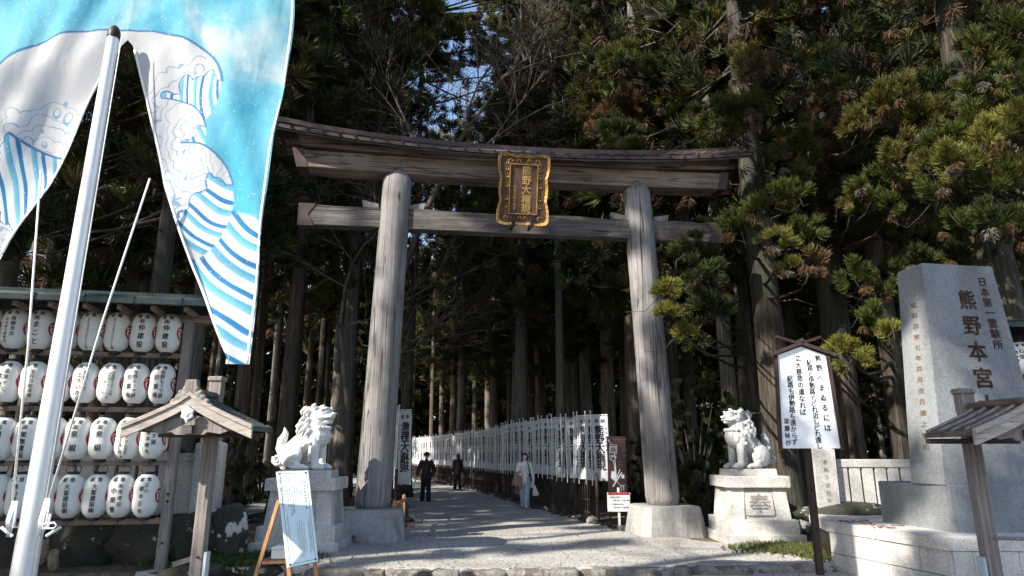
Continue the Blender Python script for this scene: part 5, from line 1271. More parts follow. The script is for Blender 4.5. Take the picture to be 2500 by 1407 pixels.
def trunk_mb(dia, H, seed, limbs=(), lean=0.0, n=16):
    g = random.Random(seed); mb = MB(); rings = []; K = 22; ph = g.uniform(0, 6)
    for k in range(K):
        t = k/(K-1); z = H*t**1.25; r = dia/2*(1-0.72*t)*(1+0.55*math.exp(-z*1.6)); cx = lean*z+0.05*sin(z*.35+ph); cy = 0.05*cos(z*.3+ph*2)
        rings.append([(cx+r*(1+0.06*sin(3*a+ph)+0.035*sin(7*a+z*.3)+(0.14*math.exp(-z*2)*sin(5*a+ph)))*cos(a), cy+r*(1+0.06*sin(3*a+ph)+0.035*sin(7*a+z*.3)+(0.14*math.exp(-z*2)*sin(5*a+ph)))*sin(a), z-0.15) for a in [2*pi*i/n for i in range(n)]])
    mb.loft(rings)
    for z, az, l, droop in limbs:
        d = Vector((cos(az), sin(az), 0)); mb.tube([Vector((lean*z, 0, z)), Vector((lean*z, 0, z-droop*l*.4))+d*l*.5, Vector((lean*z, 0, z-droop*l*.8+.2*l))+d*l*.95], [0.045, 0.03, 0.012], 5)
    for k in range(10):
        z = g.uniform(2.5, H*.6); az = g.uniform(0, 6.28); l = g.uniform(.3, 1.3); d = Vector((cos(az), sin(az), 0)); mb.tube([Vector((lean*z, 0, z)), Vector((lean*z, 0, z+.05))+d*l*.6, Vector((lean*z, 0, z-.15*l))+d*l], [0.028, 0.018, 0.006], 4)
    return mb
# ---- shared trees for the wood
WOOD = []
for s in range(5):
    C_, A_, S_, T_, bs_ = crown_data(100+s)
    root = thing('cedar_tree', '-', 'tree', (0, 0, 0))
    H = 27.0; cb = 9.0
    tk = trunk_mb(0.7, H, s, [(z+cb, az, l, dr) for z, az, l, dr in bs_]).build('trunk', M['bark'] if s % 2 else M['bark_grey'], root, True)
    cr = foliage('crown', C_+np.array([0, 0, cb]), A_, S_, T_, FAR, root, s)
    WOOD.append(root)
used = [False]*5
ORD = ['first', 'second', 'third', 'fourth', 'fifth', 'sixth', 'seventh', 'eighth', 'ninth', 'tenth', 'eleventh', 'twelfth']
def plant(px, py, Y, dia, v, label, group=None, cb=9.0, x=None):
    """dia scales the trunk, cb moves the crown up or down"""
    if x is None: x = at(px, py, Y).x
    pr = WOOD[v % 5]
    if not used[v % 5]: o = pr; used[v % 5] = True; o.location = (x, Y, 0)
    else: o = copy_tree(pr, loc=(x, Y, 0))
    o['label'] = label
    if group: o['group'] = group
    o.rotation_euler = (0, 0, rnd.uniform(0, 6.28))
    for ch in o.children:
        if ch.name.startswith('trunk'): ch.scale = (dia/0.7, dia/0.7, 1)
        else: ch.location = (0, 0, cb-9.0); ch.scale = (1.0, 1.0, 1)
    return o
TL = [ # px, py, Y, diameter, crown base, label
 (1543, 900, 23.5, .66, 8.5, 'straight cedar trunk close left of the right gate pillar with a sunlit band'),
 (1484, 900, 26, .62, 8.0, 'leaning-looking grey cedar second to the left of the right gate pillar'),
 (1430, 900, 29, .60, 8.5, 'dark cedar trunk third to the left of the right gate pillar'),
 (1368, 1000, 42, .45, 9, 'slim cedar between the broad central trunk and the dark one near the right pillar'),
 (1274, 950, 28, .66, 9.5, 'broad dark cedar standing at the centre of the gate opening'),
 (1316, 950, 37, .6, 9, 'cedar just right of the broad central trunk in the gate opening'),
 (1205, 1000, 38, .5, 9, 'pair-like slim cedar left of the broad central trunk'),
 (1192, 1000, 46, .5, 9, 'reddish sunlit slim cedar behind the banners left of centre'),
 (1158, 1000, 50, .45, 10, 'thin dark cedar between two sunlit trunks left of centre'),
 (1126, 1000, 41, .55, 9.5, 'sunlit cedar above the far banners, right half of a close pair'),
 (1108, 1000, 42, .5, 9.0, 'mossy cedar above the far banners, left half of a close pair'),
 (1054, 1000, 46, .34, 11, 'lone thin pale trunk above the far banners near the left pillar'),
 (846, 900, 24, .6, 9, 'thick grey cedar immediately left of the left gate pillar'),
 (795, 900, 30, .52, 9.5, 'pale grey cedar behind the head of the white lion statue'),
 (828, 960, 34, .32, 10, 'thin sunlit trunk between the white lion and the left gate pillar'),
 (752, 950, 36, .40, 10, 'slender sunlit cedar left of the white lion statue'),
 (708, 900, 20, .50, 8.5, 'black looking cedar rising behind the left pedestal'),
 (727, 950, 33, .22, 10, 'very thin pale trunk right behind the black looking cedar'),
 (611, 900, 30, .30, 8.5, 'slim dark trunk at the right edge of the blue cloth banner'),
 (629, 950, 27, .36, 9.0, 'lit brown trunk just right of the blue cloth banner'),
 (577, 1150, 20, .46, 7.5, 'warm brown sunlit cedar behind the roofed notice post'),
 (602, 1180, 24, .26, 8.5, 'narrow brown trunk right of the sunlit cedar by the notice post'),
 (660, 1100, 34, .34, 9, 'thin sunlit trunk left of the lion pedestal'),
 (650, 1100, 42, .34, 9, 'distant slim trunk in the sunny clearing left of the lion'),
 (466, 950, 16.5, .44, 7.0, 'dark cedar trunk behind the right end post of the lantern rack'),
 (20, 650, 15.5, .52, 7.0, 'dark cedar trunk above the lantern rack at the left picture edge'),
 (330, 650, 18.0, .5, 5.5, 'shadowed cedar behind the lantern rack under the cloth'),
 (190, 650, 17.0, .45, 5.0, 'shadowed cedar behind the flagpole'),
 (115, 680, 20.5, .40, 7.0, 'sun flecked cedar above the lantern rack near the left rope'),
]
for k, (px, py, Y, dia, cb, lab) in enumerate(TL): plant(px, py, Y, dia, k*2+1, lab, 'cedars lining the shrine path', cb-2.8 if px > 950 else cb-.5)
for k, (x_, y_) in enumerate(((-7.4, 31), (-6.6, 27.2), (2.0, 27.5), (.9, 34), (2.6, 31), (3.4, 36), (-.2, 44), (5, 30))): plant(0, 0, y_+.01, .4, k, 'cedar %s in the cluster rising above the middle of the gate roof' % ORD[k], 'cedars above the gate roof', 7.0, x=x_)
# the rest of the wood, kept off the path
def path_x(y): return np.interp(y, [10, 17, 22, 31, 36, 42, 50, 60, 80], [-.3, -.4, -1.6, -3.3, -5, -8, -11.5, -16, -26])
g = random.Random(21); placed = [(at(a, b, c).x, c) for a, b, c, *_ in TL]; n = 0; tries = 0
while n < 118 and tries < 6000:
    tries += 1; Y = g.uniform(19, 66); hw = Y*0.92+4
    x = g.uniform(-hw, hw)
    w = 3.6 if Y < 36 else 3.0
    if abs(x-path_x(Y)) < w: continue
    if x < -5 and Y < 26 and x > -9: continue
    if x < path_x(Y)-3 and Y > 24 and g.random() < 0.35: continue    # sunny thin wood on the left
    if any(abs((x-tx)*0.5-(Y-ty)*0.86) < 2.6 and x < tx and (tx-x) < 38 for tx, ty in ((-3.2, 33), (-6, 40), (-8.5, 44))): continue
    if any((x-a)**2+(Y-b)**2 < 4.6 for a, b in placed): continue
    placed.append((x, Y)); far = Y > 44; side = 'right of the path' if x > path_x(Y) else 'left of the path'
    dist_w = 'nearer' if Y < 32 else 'middle' if Y < 46 else 'far'
    plant(0, 0, Y, g.uniform(.35, .72), g.randrange(5), f'one of the {dist_w} dark cedars crowding the wood {side}', f'{dist_w} cedars {side}', g.uniform(4.5, 8.5) if Y < 50 else g.uniform(2.5, 7), x=x); n += 1
# ---- near cedars on the right with clusters placed bough by bough
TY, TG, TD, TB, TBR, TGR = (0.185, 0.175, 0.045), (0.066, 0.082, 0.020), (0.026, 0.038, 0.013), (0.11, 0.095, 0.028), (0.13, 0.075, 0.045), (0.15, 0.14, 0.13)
def near_tree(label, px, py, Y, dia, clusters, seed, H=24, base=None, vis=True):
    g = np.random.default_rng(seed); x = base if base is not None else at(px, py, Y).x
    r = thing('cedar_tree', label, 'tree', (x, Y, 0), 0, 'near cedars on the right')
    C_, A_, S_, T_ = [], [], [], []; mb = trunk_mb(dia, H, seed, n=22)
    for cx, cy, cY, rp, tint in clusters:
        p = at(cx, cy, cY); rad = rp*cY/F; c = np.array([p.x-x, p.y-Y, p.z]); nt_ = max(9, int(15*(rad/0.5)**2))
        out = np.array([c[0], c[1], 0.0]); out /= np.linalg.norm(out)+1e-6
        for k in range(nt_):
            q = g.normal(size=3); q /= np.linalg.norm(q); q = q*np.array([1, 1, .8])*rad*g.uniform(.25, .85)
            low = q[2] < -0.15*rad
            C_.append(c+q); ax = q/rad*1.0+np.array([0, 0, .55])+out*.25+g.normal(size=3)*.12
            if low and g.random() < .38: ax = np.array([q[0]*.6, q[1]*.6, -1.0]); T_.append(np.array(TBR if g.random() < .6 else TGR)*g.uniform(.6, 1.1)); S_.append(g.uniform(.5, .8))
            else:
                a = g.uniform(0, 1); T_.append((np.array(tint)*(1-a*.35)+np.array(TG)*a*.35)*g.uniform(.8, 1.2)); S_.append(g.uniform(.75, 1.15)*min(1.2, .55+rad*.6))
            A_.append(ax)
        z0 = min(H*.9, max(2.0, c[2]+g.uniform(-.2, 1.2))); s0 = Vector((0, 0, z0)); e = Vector(c.tolist())
        m1 = s0.lerp(e, .35)+Vector((0, 0, -.25)); m2 = s0.lerp(e, .75)+Vector((0, 0, -.35))
        mb.tube([s0, m1, m2, e], [0.05, 0.036, 0.022, 0.010], 6)
        for k in range(2):   # bare curved twigs
            q = e+Vector(g.normal(size=3).tolist())*rad*.5; q2 = q+Vector((g.uniform(-1, 1), g.uniform(-.6, .2), -g.uniform(.1, .5)))*.8; mid = (q+q2)/2+Vector((0, 0, -.18)); mb.tube([e.lerp(q, .4), q, mid, q2], [0.012, 0.009, 0.006, 0.003], 4)
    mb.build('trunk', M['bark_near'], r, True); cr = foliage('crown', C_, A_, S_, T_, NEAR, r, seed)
    cb = 6.8; c2 = crown_data(700+seed, H-cb, 3.3, 52, 9); foliage('upper_foliage', c2[0]+np.array([0, 0, cb]), c2[1], c2[2], c2[3]*.9, MID, cr, seed)
    return r
def fillc(n, x0, x1, y0, y1, Y0, Y1, r0, r1, seed, tl=(TD, TD, TG, TG, TB, TBR)):
    g = random.Random(seed); return [(g.uniform(x0, x1), g.uniform(y0, y1), g.uniform(Y0, Y1), g.uniform(r0, r1), g.choice(tl)) for _ in range(n)]
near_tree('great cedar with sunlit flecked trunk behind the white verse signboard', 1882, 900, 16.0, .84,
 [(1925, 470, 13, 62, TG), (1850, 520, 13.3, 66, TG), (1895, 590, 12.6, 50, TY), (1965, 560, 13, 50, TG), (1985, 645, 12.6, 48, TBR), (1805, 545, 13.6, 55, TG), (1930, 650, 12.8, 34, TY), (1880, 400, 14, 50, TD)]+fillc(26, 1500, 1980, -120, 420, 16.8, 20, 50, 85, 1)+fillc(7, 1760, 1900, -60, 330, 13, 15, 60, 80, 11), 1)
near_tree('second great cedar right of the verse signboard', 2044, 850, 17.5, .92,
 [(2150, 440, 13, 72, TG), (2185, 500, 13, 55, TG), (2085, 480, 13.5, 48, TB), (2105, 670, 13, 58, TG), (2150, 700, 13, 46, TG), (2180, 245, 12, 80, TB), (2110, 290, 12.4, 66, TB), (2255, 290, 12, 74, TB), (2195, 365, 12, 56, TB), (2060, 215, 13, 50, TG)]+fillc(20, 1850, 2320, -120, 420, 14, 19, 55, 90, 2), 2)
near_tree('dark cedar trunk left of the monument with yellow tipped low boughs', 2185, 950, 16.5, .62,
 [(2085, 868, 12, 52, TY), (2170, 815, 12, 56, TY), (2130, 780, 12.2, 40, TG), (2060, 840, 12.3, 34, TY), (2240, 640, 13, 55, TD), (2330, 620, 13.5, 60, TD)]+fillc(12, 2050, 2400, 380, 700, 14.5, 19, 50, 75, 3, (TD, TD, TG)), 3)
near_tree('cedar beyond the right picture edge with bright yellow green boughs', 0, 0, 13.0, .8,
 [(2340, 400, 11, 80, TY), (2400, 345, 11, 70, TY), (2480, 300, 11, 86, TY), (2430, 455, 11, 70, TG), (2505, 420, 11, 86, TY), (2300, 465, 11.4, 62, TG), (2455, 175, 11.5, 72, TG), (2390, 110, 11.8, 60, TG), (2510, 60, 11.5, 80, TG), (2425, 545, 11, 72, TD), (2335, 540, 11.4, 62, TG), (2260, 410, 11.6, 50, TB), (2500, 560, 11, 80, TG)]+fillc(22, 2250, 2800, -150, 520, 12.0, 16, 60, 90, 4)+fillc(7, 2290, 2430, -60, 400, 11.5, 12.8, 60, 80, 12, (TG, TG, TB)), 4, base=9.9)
near_tree('cedar behind the right gate pillar with a bright low tuft overlapping the pillar', 1815, 800, 21.0, .62,
 [(1625, 705, 12.2, 42, TY), (1632, 765, 12.2, 36, TY), (1668, 815, 12.4, 24, TY), (1705, 680, 13, 66, TD), (1745, 750, 13.2, 70, TD), (1690, 610, 13.6, 60, TD), (1700, 810, 13.4, 48, TD)]+fillc(14, 1400, 1800, -150, 330, 17, 22, 50, 80, 5), 5)
near_tree('cedar with dark boughs above the right half of the gate roof', 1640, 900, 23.0, .6, fillc(26, 1320, 1760, -150, 360, 18, 24, 45, 80, 6), 6)
near_tree('dim cedar right of the stone statue deep in shade', 1925, 800, 25.0, .7, fillc(20, 1700, 2250, 100, 640, 20, 25, 45, 70, 7, (TD, TD, TG)), 7)
near_tree('cedar with brown tipped boughs showing between cloth and flagpole', 400, 650, 14.5, .5, fillc(30, -150, 640, -100, 640, 13.5, 19, 50, 80, 8, (TD, TD, TG, TB, TBR)), 8)['group'] = 'cedars behind the lantern rack'
near_tree('cedar with dark boughs directly right of the cloth above the gate roof end', 735, 700, 21.5, .5, fillc(16, 660, 900, -120, 560, 19, 26, 40, 70, 9, (TD, TG, TY, TB)), 9)['group'] = 'cedars lining the shrine path'
near_tree('cedar with olive boughs filling the gap above the left half of the gate roof', 1010, 700, 27.0, .45, fillc(34, 880, 1350, -120, 300, 23, 29, 45, 75, 10, (TG, TG, TD, TB, TY)), 10)['group'] = 'cedars above the gate roof'
near_tree('cedar whose crown rises between the cloth and the bare tree', 800, 700, 29.0, .4, fillc(22, 700, 1000, -120, 300, 25, 30, 45, 75, 13, (TG, TG, TD, TB, TY)), 13)['group'] = 'cedars above the gate roof'
# ---- leafless trees
def bare(label, base, path, r0, fan, depth, seed, mat):
    g = random.Random(seed); r = thing('bare_tree', label, 'tree', base); mb = MB(); B = Vector(base)
    pts = [Vector(p)-B for p in path]; mb.tube(pts, [lerp(r0, r0*.45, i/(len(pts)-1)) for i in range(len(pts))], 8); mb.build('trunk', mat, r, True)
    mb = MB()
    def grow(p, d, L, rad, dep):
        k = 4; q = [p]; dd = d.copy()
        for i in range(k):
            dd = (dd+Vector((g.gauss(0, .16), g.gauss(0, .16), g.gauss(0.03, .12)))).normalized(); q.append(q[-1]+dd*L/k)
        mb.tube(q, [max(.004, lerp(rad, rad*.55, i/k)) for i in range(k+1)], 5 if rad > .02 else 3, cap=False)
        if dep <= 0: return
        for i in range(1, k+1):
            for _ in range(2 if dep > 1 else 1+(g.random() < .6)):
                nd_ = (dd+Vector((g.gauss(0, .55), g.gauss(0, .45), g.gauss(.05, .4)))).normalized(); grow(q[i], nd_, L*g.uniform(.45, .75), max(.0045, rad*.5), dep-1)
    for (i, d, L, rad) in fan: grow(pts[i], Vector(d).normalized(), L, rad, depth)
    mb.build('branches', mat, r); return r
A = lambda px, py, Y: tuple(at(px, py, Y))
b0 = at(925, 1200, 19.0)
bare('leafless pale limbed tree fanning out above the gate roof', (b0.x, 19.0, 0), [(b0.x, 19, 0), A(945, 900, 19), A(972, 700, 19), A(1015, 575, 19), A(1070, 450, 19), A(1135, 320, 19.3)], 0.15,
     [(5, (.1, 0, 1), 4.2, .045), (5, (.45, 0, .9), 4.4, .05), (4, (.8, -.1, .7), 4.6, .045), (4, (-.7, 0, .8), 3.6, .04), (3, (-.6, .1, .9), 3, .035)], 3, 3, M['twig'])
b0 = at(852, 1150, 16.8)
bare('small leafless tree with crooked dark stem left of the left gate pillar', (b0.x, 16.8, 0), [(b0.x, 16.8, 0), A(850, 1000, 16.8), A(838, 880, 16.8), A(830, 800, 16.9), A(842, 700, 17), A(862, 640, 17)], 0.075,
     [(5, (.6, .2, .8), 2.2, .03), (2, (.9, .1, .15), 2.4, .03), (3, (.9, .2, .3), 2.6, .03), (4, (-.8, 0, .3), 2.0, .025), (5, (-.5, 0, .7), 1.8, .02)], 2, 9, M['twig'])
b0 = at(985, 1150, 25)
bare('leafless tree whose thin twigs cross the upper gate opening', (b0.x, 25, 0), [(b0.x, 25, 0), A(985, 1000, 25), A(978, 860, 25), A(1000, 840, 25)], 0.07,
     [(3, (1, 0, .15), 5.0, .03), (3, (.9, 0, .5), 3.6, .022), (2, (.8, 0, .75), 3.4, .02)], 2, 12, M['twig'])
# ---- undergrowth and the dark depth of the wood (nobody could count these)
def thicket(name, label, cen, ext, n, seed, protos, tw, sc=(.7, 1.3), hole=None, kind='stuff'):
    g = np.random.default_rng(seed); P = np.array(cen)+g.uniform(-1, 1, (n, 3))*np.array(ext)
    if hole is not None: P = P[[not hole(*p) for p in P]]
    n = len(P); A_ = g.normal(size=(n, 3))*.6+np.array([0, 0, .8]); o = foliage(name, P, A_, g.uniform(sc[0], sc[1], n), tints(n, g, tw), protos, None, seed)
    return tag(o, label, 'undergrowth', None, kind)
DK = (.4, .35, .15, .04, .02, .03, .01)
def shrub(label, px, py, Y, rx, rz_, n, seed, w=DK, protos=None):
    p = at(px, py, Y); g = np.random.default_rng(seed); r = thing('shrub', label, 'shrub', (p.x, Y, 0)); q = g.normal(size=(n, 3)); q /= np.linalg.norm(q, axis=1)[:, None]; q *= g.uniform(.3, 1, (n, 1))**.5
    C_ = q*np.array([rx, rx*.7, rz_])+np.array([0, 0, rz_]); foliage('foliage', C_, q+np.array([0, 0, .4]), g.uniform(.45, .8, n), tints(n, g, w), protos or NEAR, r, seed)
    mb = MB()
    for k in range(9): a = k*.7; mb.tube([(0, 0, 0), (rx*.3*cos(a), rx*.2*sin(a), rz_*.8), (rx*.8*cos(a), rx*.5*sin(a), rz_*1.6)], [.03, .02, .006], 5)
    mb.build('stems', M['bark_near'], r); return r
shrub('tall dark evergreen shrub behind the right gate pillar foot', 1700, 1180, 16.5, 1.1, 1.9, 130, 31)
shrub('dark evergreen shrub left of the grey lion statue', 1665, 1240, 18.0, 1.0, 1.2, 80, 32)
shrub('dark shrub in the gap between gate foot and right pedestal', 1722, 1250, 15.6, .5, .8, 50, 33)
shrub('dusky shrub behind the notice sign', 1560, 1150, 20, 1.2, 1.1, 80, 34)
shrub('sunlit loose shrub in the clearing left of the white lion', 640, 1150, 25, 1.5, 1.5, 90, 35, (.1, .2, .3, .25, .1, .05, .0))
shrub('yellow green shrub right of the lantern rack post', 530, 1080, 18, 1.1, 1.6, 90, 36, (.1, .2, .3, .3, .1, .0, .0))
shrub('green bush behind the stone fence at the lantern rack', 300, 1100, 15, 1.4, 1.2, 90, 37, (.2, .3, .3, .15, .05, .0, .0))
shrub('green bush at the left edge behind the lantern rack', 60, 1100, 15.5, 1.5, 1.2, 90, 38, (.2, .3, .3, .15, .05, .0, .0))
shrub('low green weed tuft at the foot of the left pedestal', 850, 1332, 13.2, .18, .05, 26, 39, (.2, .5, .3, 0, 0, 0, 0), [tuft(12, .16, .016, 75, .2, .9)])
shrub('low green weed tuft at the bottom edge below the roofed notice post', 590, 1402, 9.6, .22, .04, 26, 40, (.2, .5, .3, 0, 0, 0, 0), [tuft(12, .16, .016, 76, .2, .9)])
hole = lambda x, y, z: abs(x-path_x(y)) < 3.4
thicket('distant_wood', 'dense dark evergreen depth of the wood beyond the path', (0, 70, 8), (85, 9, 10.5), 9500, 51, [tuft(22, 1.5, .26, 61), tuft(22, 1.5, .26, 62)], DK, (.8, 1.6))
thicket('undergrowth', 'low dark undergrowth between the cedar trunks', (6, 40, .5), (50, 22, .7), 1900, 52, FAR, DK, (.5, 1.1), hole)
# ---- unseen trees behind the photographer to the left, crowns shaped to cast the dapples
EL = R(35); SD = Vector((-0.80, -0.60, 0)).normalized()*cos(EL)+Vector((0, 0, sin(EL)))
SUNT = [] # spots kept sunlit by cutting tufts from the shade crowns: point, radius
def lit(x, y, z, r): SUNT.append((x, y, z, r))
for z in (2.4, 3.0, 3.7, 4.4, 5.1):
    for x in (-4.6, -4.1, -3.7, -3.0, -2.3): lit(x, 5.1, z, .35)
for z in (1.2, 1.9, 2.5): lit(-3.42, 5, z, .2)
lit(-3.75, 12.6, 1.7, .55); lit(-3.5, 12.5, 2.2, .5); lit(-4.1, 12.6, 1.6, .4); lit(-3.2, 12.1, 1.15, .22); lit(-3.25, 12.1, .7, .25)
for px_, py_, r_ in ((1010, 1336, .2), (1090, 1328, .3), (1180, 1322, .35), (1270, 1316, .35), (1370, 1310, .35), (1470, 1304, .35), (1560, 1298, .35), (1640, 1298, .3), (900, 1388, .1),
  (1080, 1384, .15), (1160, 1376, .2), (1250, 1370, .2), (1340, 1366, .25), (1430, 1362, .25), (1520, 1357, .25), (1610, 1352, .28), (1700, 1350, .28), (1800, 1352, .28), (1880, 1362, .25), (1700, 1325, .2), (1770, 1335, .2), (1130, 1408, .1), (1300, 1404, .15), (1500, 1400, .12)):
    q = gnd(px_, py_); lit(q.x, q.y, 0, r_)
for x in (-4.3, -4.0, -3.7, -3.4, -3.1): lit(x, 12.0, .75, .25); lit(x, 12.0, .25, .25); lit(x, 12.05, 1.1, .25)
for x, y, z, r_ in ((-3.1, 13.7, 2.3, .28), (-3.1, 13.7, 3.6, .2), (-3.0, 13.7, 4.6, .2), (-2.9, 13.6, 5.6, .15), (-2.9, 13.6, 7.0, .2), (2.7, 14.6, 3.4, .16), (2.9, 14.6, 5.2, .14), (-3.9, 13.3, 7.75, .14), (-3.4, 13.4, 7.72, .12), (-4.7, 13.2, 6.6, .15), (0.45, 13.7, 6.75, .12), (-1.6, 13.9, 6.6, .15), (2.4, 14.2, .4, .2),
  (4.25, 10.2, 3.0, .12), (4.88, 10.2, 2.45, .16), (5.0, 12.0, 1.15, .25), (6.3, 12.3, 1.0, .3), (5.1, 9.8, .2, .12), (5.9, 9.5, .8, .12), (5.95, 9.5, 2.9, .13), (5.95, 9.5, 2.2, .12), (3.95, 13.2, .6, .16), (4.9, 13.2, 1.05, .15), (-5.1, 9.95, 1.0, .12), (-5.0, 9.95, 2.4, .2), (-5.3, 9.9, 1.25, .1), (-7.1, 9.6, 3.3, .1), (-3.5, 7.4, 2.0, .25), (-3.5, 7.8, 1.0, .15)): lit(x, y, z, r_)
for cx, cy, cY, r_ in ((1440, 60, 20, .9), (780, 60, 22, .9), (870, 150, 24, .9), (1350, 130, 22, .6), (2150, 440, 13, .45), (2110, 670, 13, .35), (1850, 520, 13.3, .4), (1925, 470, 13, .35), (2200, 350, 12, .4), (2430, 455, 11, .5), (2455, 175, 11.5, .5), (1895, 590, 12.6, .55), (2085, 868, 12, .6), (2170, 815, 12, .6), (2340, 400, 11, .8), (2480, 300, 11, .9), (2505, 420, 11, .8), (1625, 720, 12.2, .55), (1885, 950, 15.6, .3), (1885, 1030, 15.6, .25), (2250, 300, 12, .35), (2000, 320, 16, .3), (2400, 150, 11.6, .4), (1940, 480, 13, .3), (2380, 60, 13, .3)):
    p = at(cx, cy, cY); lit(p.x, p.y, p.z, r_)
ST = np.array(SUNT); SDn = np.array(SD)
SHT = ((-12.5, -5.5, 30, 6, 1.25), (-16, -3.0, 32, 5, 1.3), (-19.5, -1.0, 31, 4, 1.3), (-23, 1.5, 31, 3.5, 1.3), (-26.5, 4.0, 31, 3, 1.3), (-30, 7, 30, 3, 1.3), (-15, -8.5, 33, 8, 1.4), (-20, -6, 34, 7, 1.4), (-25, -2.5, 34, 6, 1.4), (-30, 1.5, 34, 5, 1.4), (-9.5, -9, 31, 9, 1.3), (-34, 11, 30, 3, 1.3))
BLK = []; g = random.Random(77)   # tufts added to the unseen crowns to block the sun from these spots
for tx, ty, tz, tr_, n_ in ((-2.85, 8.85, .85, .35, 22), (-2.75, 8.85, .45, .3, 18), (-2.85, 8.9, 1.25, .35, 20), (4.7, 13.6, 1.9, .6, 20), (4.7, 13.1, .75, .7, 26), (4.7, 13.1, .3, .6, 14), (3.15, 13.9, .3, .45, 14), (6.7, 9.5, 1.6, .8, 14), (6.7, 9.5, 2.8, .8, 14), (6.7, 9.5, 3.9, .7, 12), (7.2, 9.4, .9, .9, 12), (6.2, 8.8, .3, .6, 8), (8, 8.8, .3, .8, 8), (2.9, 14.3, 1.6, .6, 8), (-4.6, 9.6, 1.4, .5, 6), (1.2, 17.5, 1.8, 1.2, 14), (.3, 21, 1.6, 1.2, 12), (0, 15.8, 0, 1.2, 14), (0, 18, 0, 1.3, 14)):
    for _ in range(n_):
        P_ = Vector((tx+g.uniform(-tr_, tr_), ty+g.uniform(-tr_, tr_)*.6, tz+g.uniform(-tr_, tr_))); best = None
        for kk, (x, y, H, cb, cs) in enumerate(SHT):
            s = ((x-P_.x)*SD.x+(y-P_.y)*SD.y)/(SD.x**2+SD.y**2); Q = P_+SD*s; d_ = math.hypot(Q.x-x, Q.y-y)
            if s > 8 and d_ < 5.0 and cb < Q.z < H and (best is None or d_ < best[0]): best = (d_, kk, Q)
        if best: BLK.append((best[1], tuple(best[2])))
for k, (x, y, H, cb, cs) in enumerate(SHT):
    C_, A_, S_, T_, bs_ = crown_data(300+k, H-cb, 2.9*cs, 62, 11)
    thin = (C_[:, 2] > 0.62*(H-cb)) & (np.random.default_rng(k).random(len(C_)) < .45); C_, A_, S_, T_ = C_[~thin], A_[~thin], S_[~thin], T_[~thin]
    ex = [np.array(b_)-np.array([x, y, cb]) for kk, b_ in BLK if kk == k]
    if ex: m_ = len(ex); C_ = np.concatenate([C_, ex]); A_ = np.concatenate([A_, rg.normal(size=(m_, 3))+np.array([0, 0, .3])]); S_ = np.concatenate([S_, np.full(m_, .9)]); T_ = np.concatenate([T_, np.tile(GREENS[0], (m_, 1))])
    P = C_+np.array([x, y, cb]); keep = np.ones(len(P), bool)
    for tx, ty, tz, tr_ in ST:
        d = P-np.array([tx, ty, tz]); s = d@SDn; m = np.linalg.norm(d-s[:, None]*SDn, axis=1); keep &= ~((m < tr_+0.60) & (s > 0))
    r = thing('shade_tree', 'unseen tall cedar behind the photographer with crown shaped for the shade, %s in its line' % (['first', 'second', 'third', 'fourth', 'fifth', 'sixth', 'seventh', 'eighth', 'ninth', 'tenth', 'eleventh', 'twelfth'][k]), 'tree', (x, y, 0), 0, 'cedars behind the photographer')
    trunk_mb(.5, H, 400+k, [(z+cb, az, l, dr) for z, az, l, dr in bs_[::3]]).build('trunk', M['bark'], r, True)
    foliage('crown', (C_+np.array([0, 0, cb]))[keep], A_[keep], S_[keep], T_[keep], SHADE, r, 500+k)
# ================================================================ ground
def gravelmat(name, cols, dark=0.0):
    m, nt, bs = newmat(name); tc = nd(nt, 'ShaderNodeTexCoord')
    v = nd(nt, 'ShaderNodeTexVoronoi', i_Scale=38.0); nt.links.new(tc.outputs['Object'], v.inputs[0])
    v2 = nd(nt, 'ShaderNodeTexVoronoi', i_Scale=90.0); nt.links.new(tc.outputs['Object'], v2.inputs[0])
    big = noise(nt, 0.55, (1, 1, 1), 6, 0.65); sp = nd(nt, 'ShaderNodeSeparateColor'); nt.links.new(v.outputs['Color'], sp.inputs[0])
    r = ramp(nt, cols, sp.outputs[0]); r2 = ramp(nt, [(0.3, (0.70, 0.67, 0.64)), (0.7, (1.1, 1.1, 1.1))], big.outputs[0])
    c = mixc(nt, r.outputs[0], r2.outputs[0], 1.0, 'MULTIPLY')
    e = ramp(nt, [(0.0, (1, 1, 1)), (0.75, (0.66, 0.66, 0.66))], v.outputs['Distance']); c = mixc(nt, c, e.outputs[0], .6, 'MULTIPLY')
    nt.links.new(c, bs.inputs['Base Color']); bs.inputs['Roughness'].default_value = 0.9; bs.inputs['Specular IOR Level'].default_value = 0.2
    a = nd(nt, 'ShaderNodeMath', operation='ADD'); nt.links.new(v.outputs['Distance'], a.inputs[0]); nt.links.new(v2.outputs['Distance'], a.inputs[1])
    b = bump(nt, bs, a.outputs[0], 0.5, 0.02); b.invert = True; return m
M['gravel'] = gravelmat('grey_gravel', [(0.0, (0.33, 0.32, 0.31)), (0.4, (0.43, 0.42, 0.405)), (0.8, (0.50, 0.485, 0.47)), (1.0, (0.60, 0.585, 0.565))])
sm, nt, bs = newmat('forest_floor'); a = noise(nt, 3.0, (1, 1, 1), 8, .7); b = noise(nt, 28.0, (1, 1, 1), 4, .7)
r = ramp(nt, [(0.35, (0.035, 0.026, 0.018)), (0.5, (0.10, 0.07, 0.045)), (0.66, (0.19, 0.145, 0.10))], a.outputs[0]); r2 = ramp(nt, [(0.3, (.5, .5, .5)), (.7, (1.4, 1.35, 1.3))], b.outputs[0])
nt.links.new(mixc(nt, r.outputs[0], r2.outputs[0], 1.0, 'MULTIPLY'), bs.inputs['Base Color']); bs.inputs['Roughness'].default_value = .95; bump(nt, bs, b.outputs[0], .8, .04)
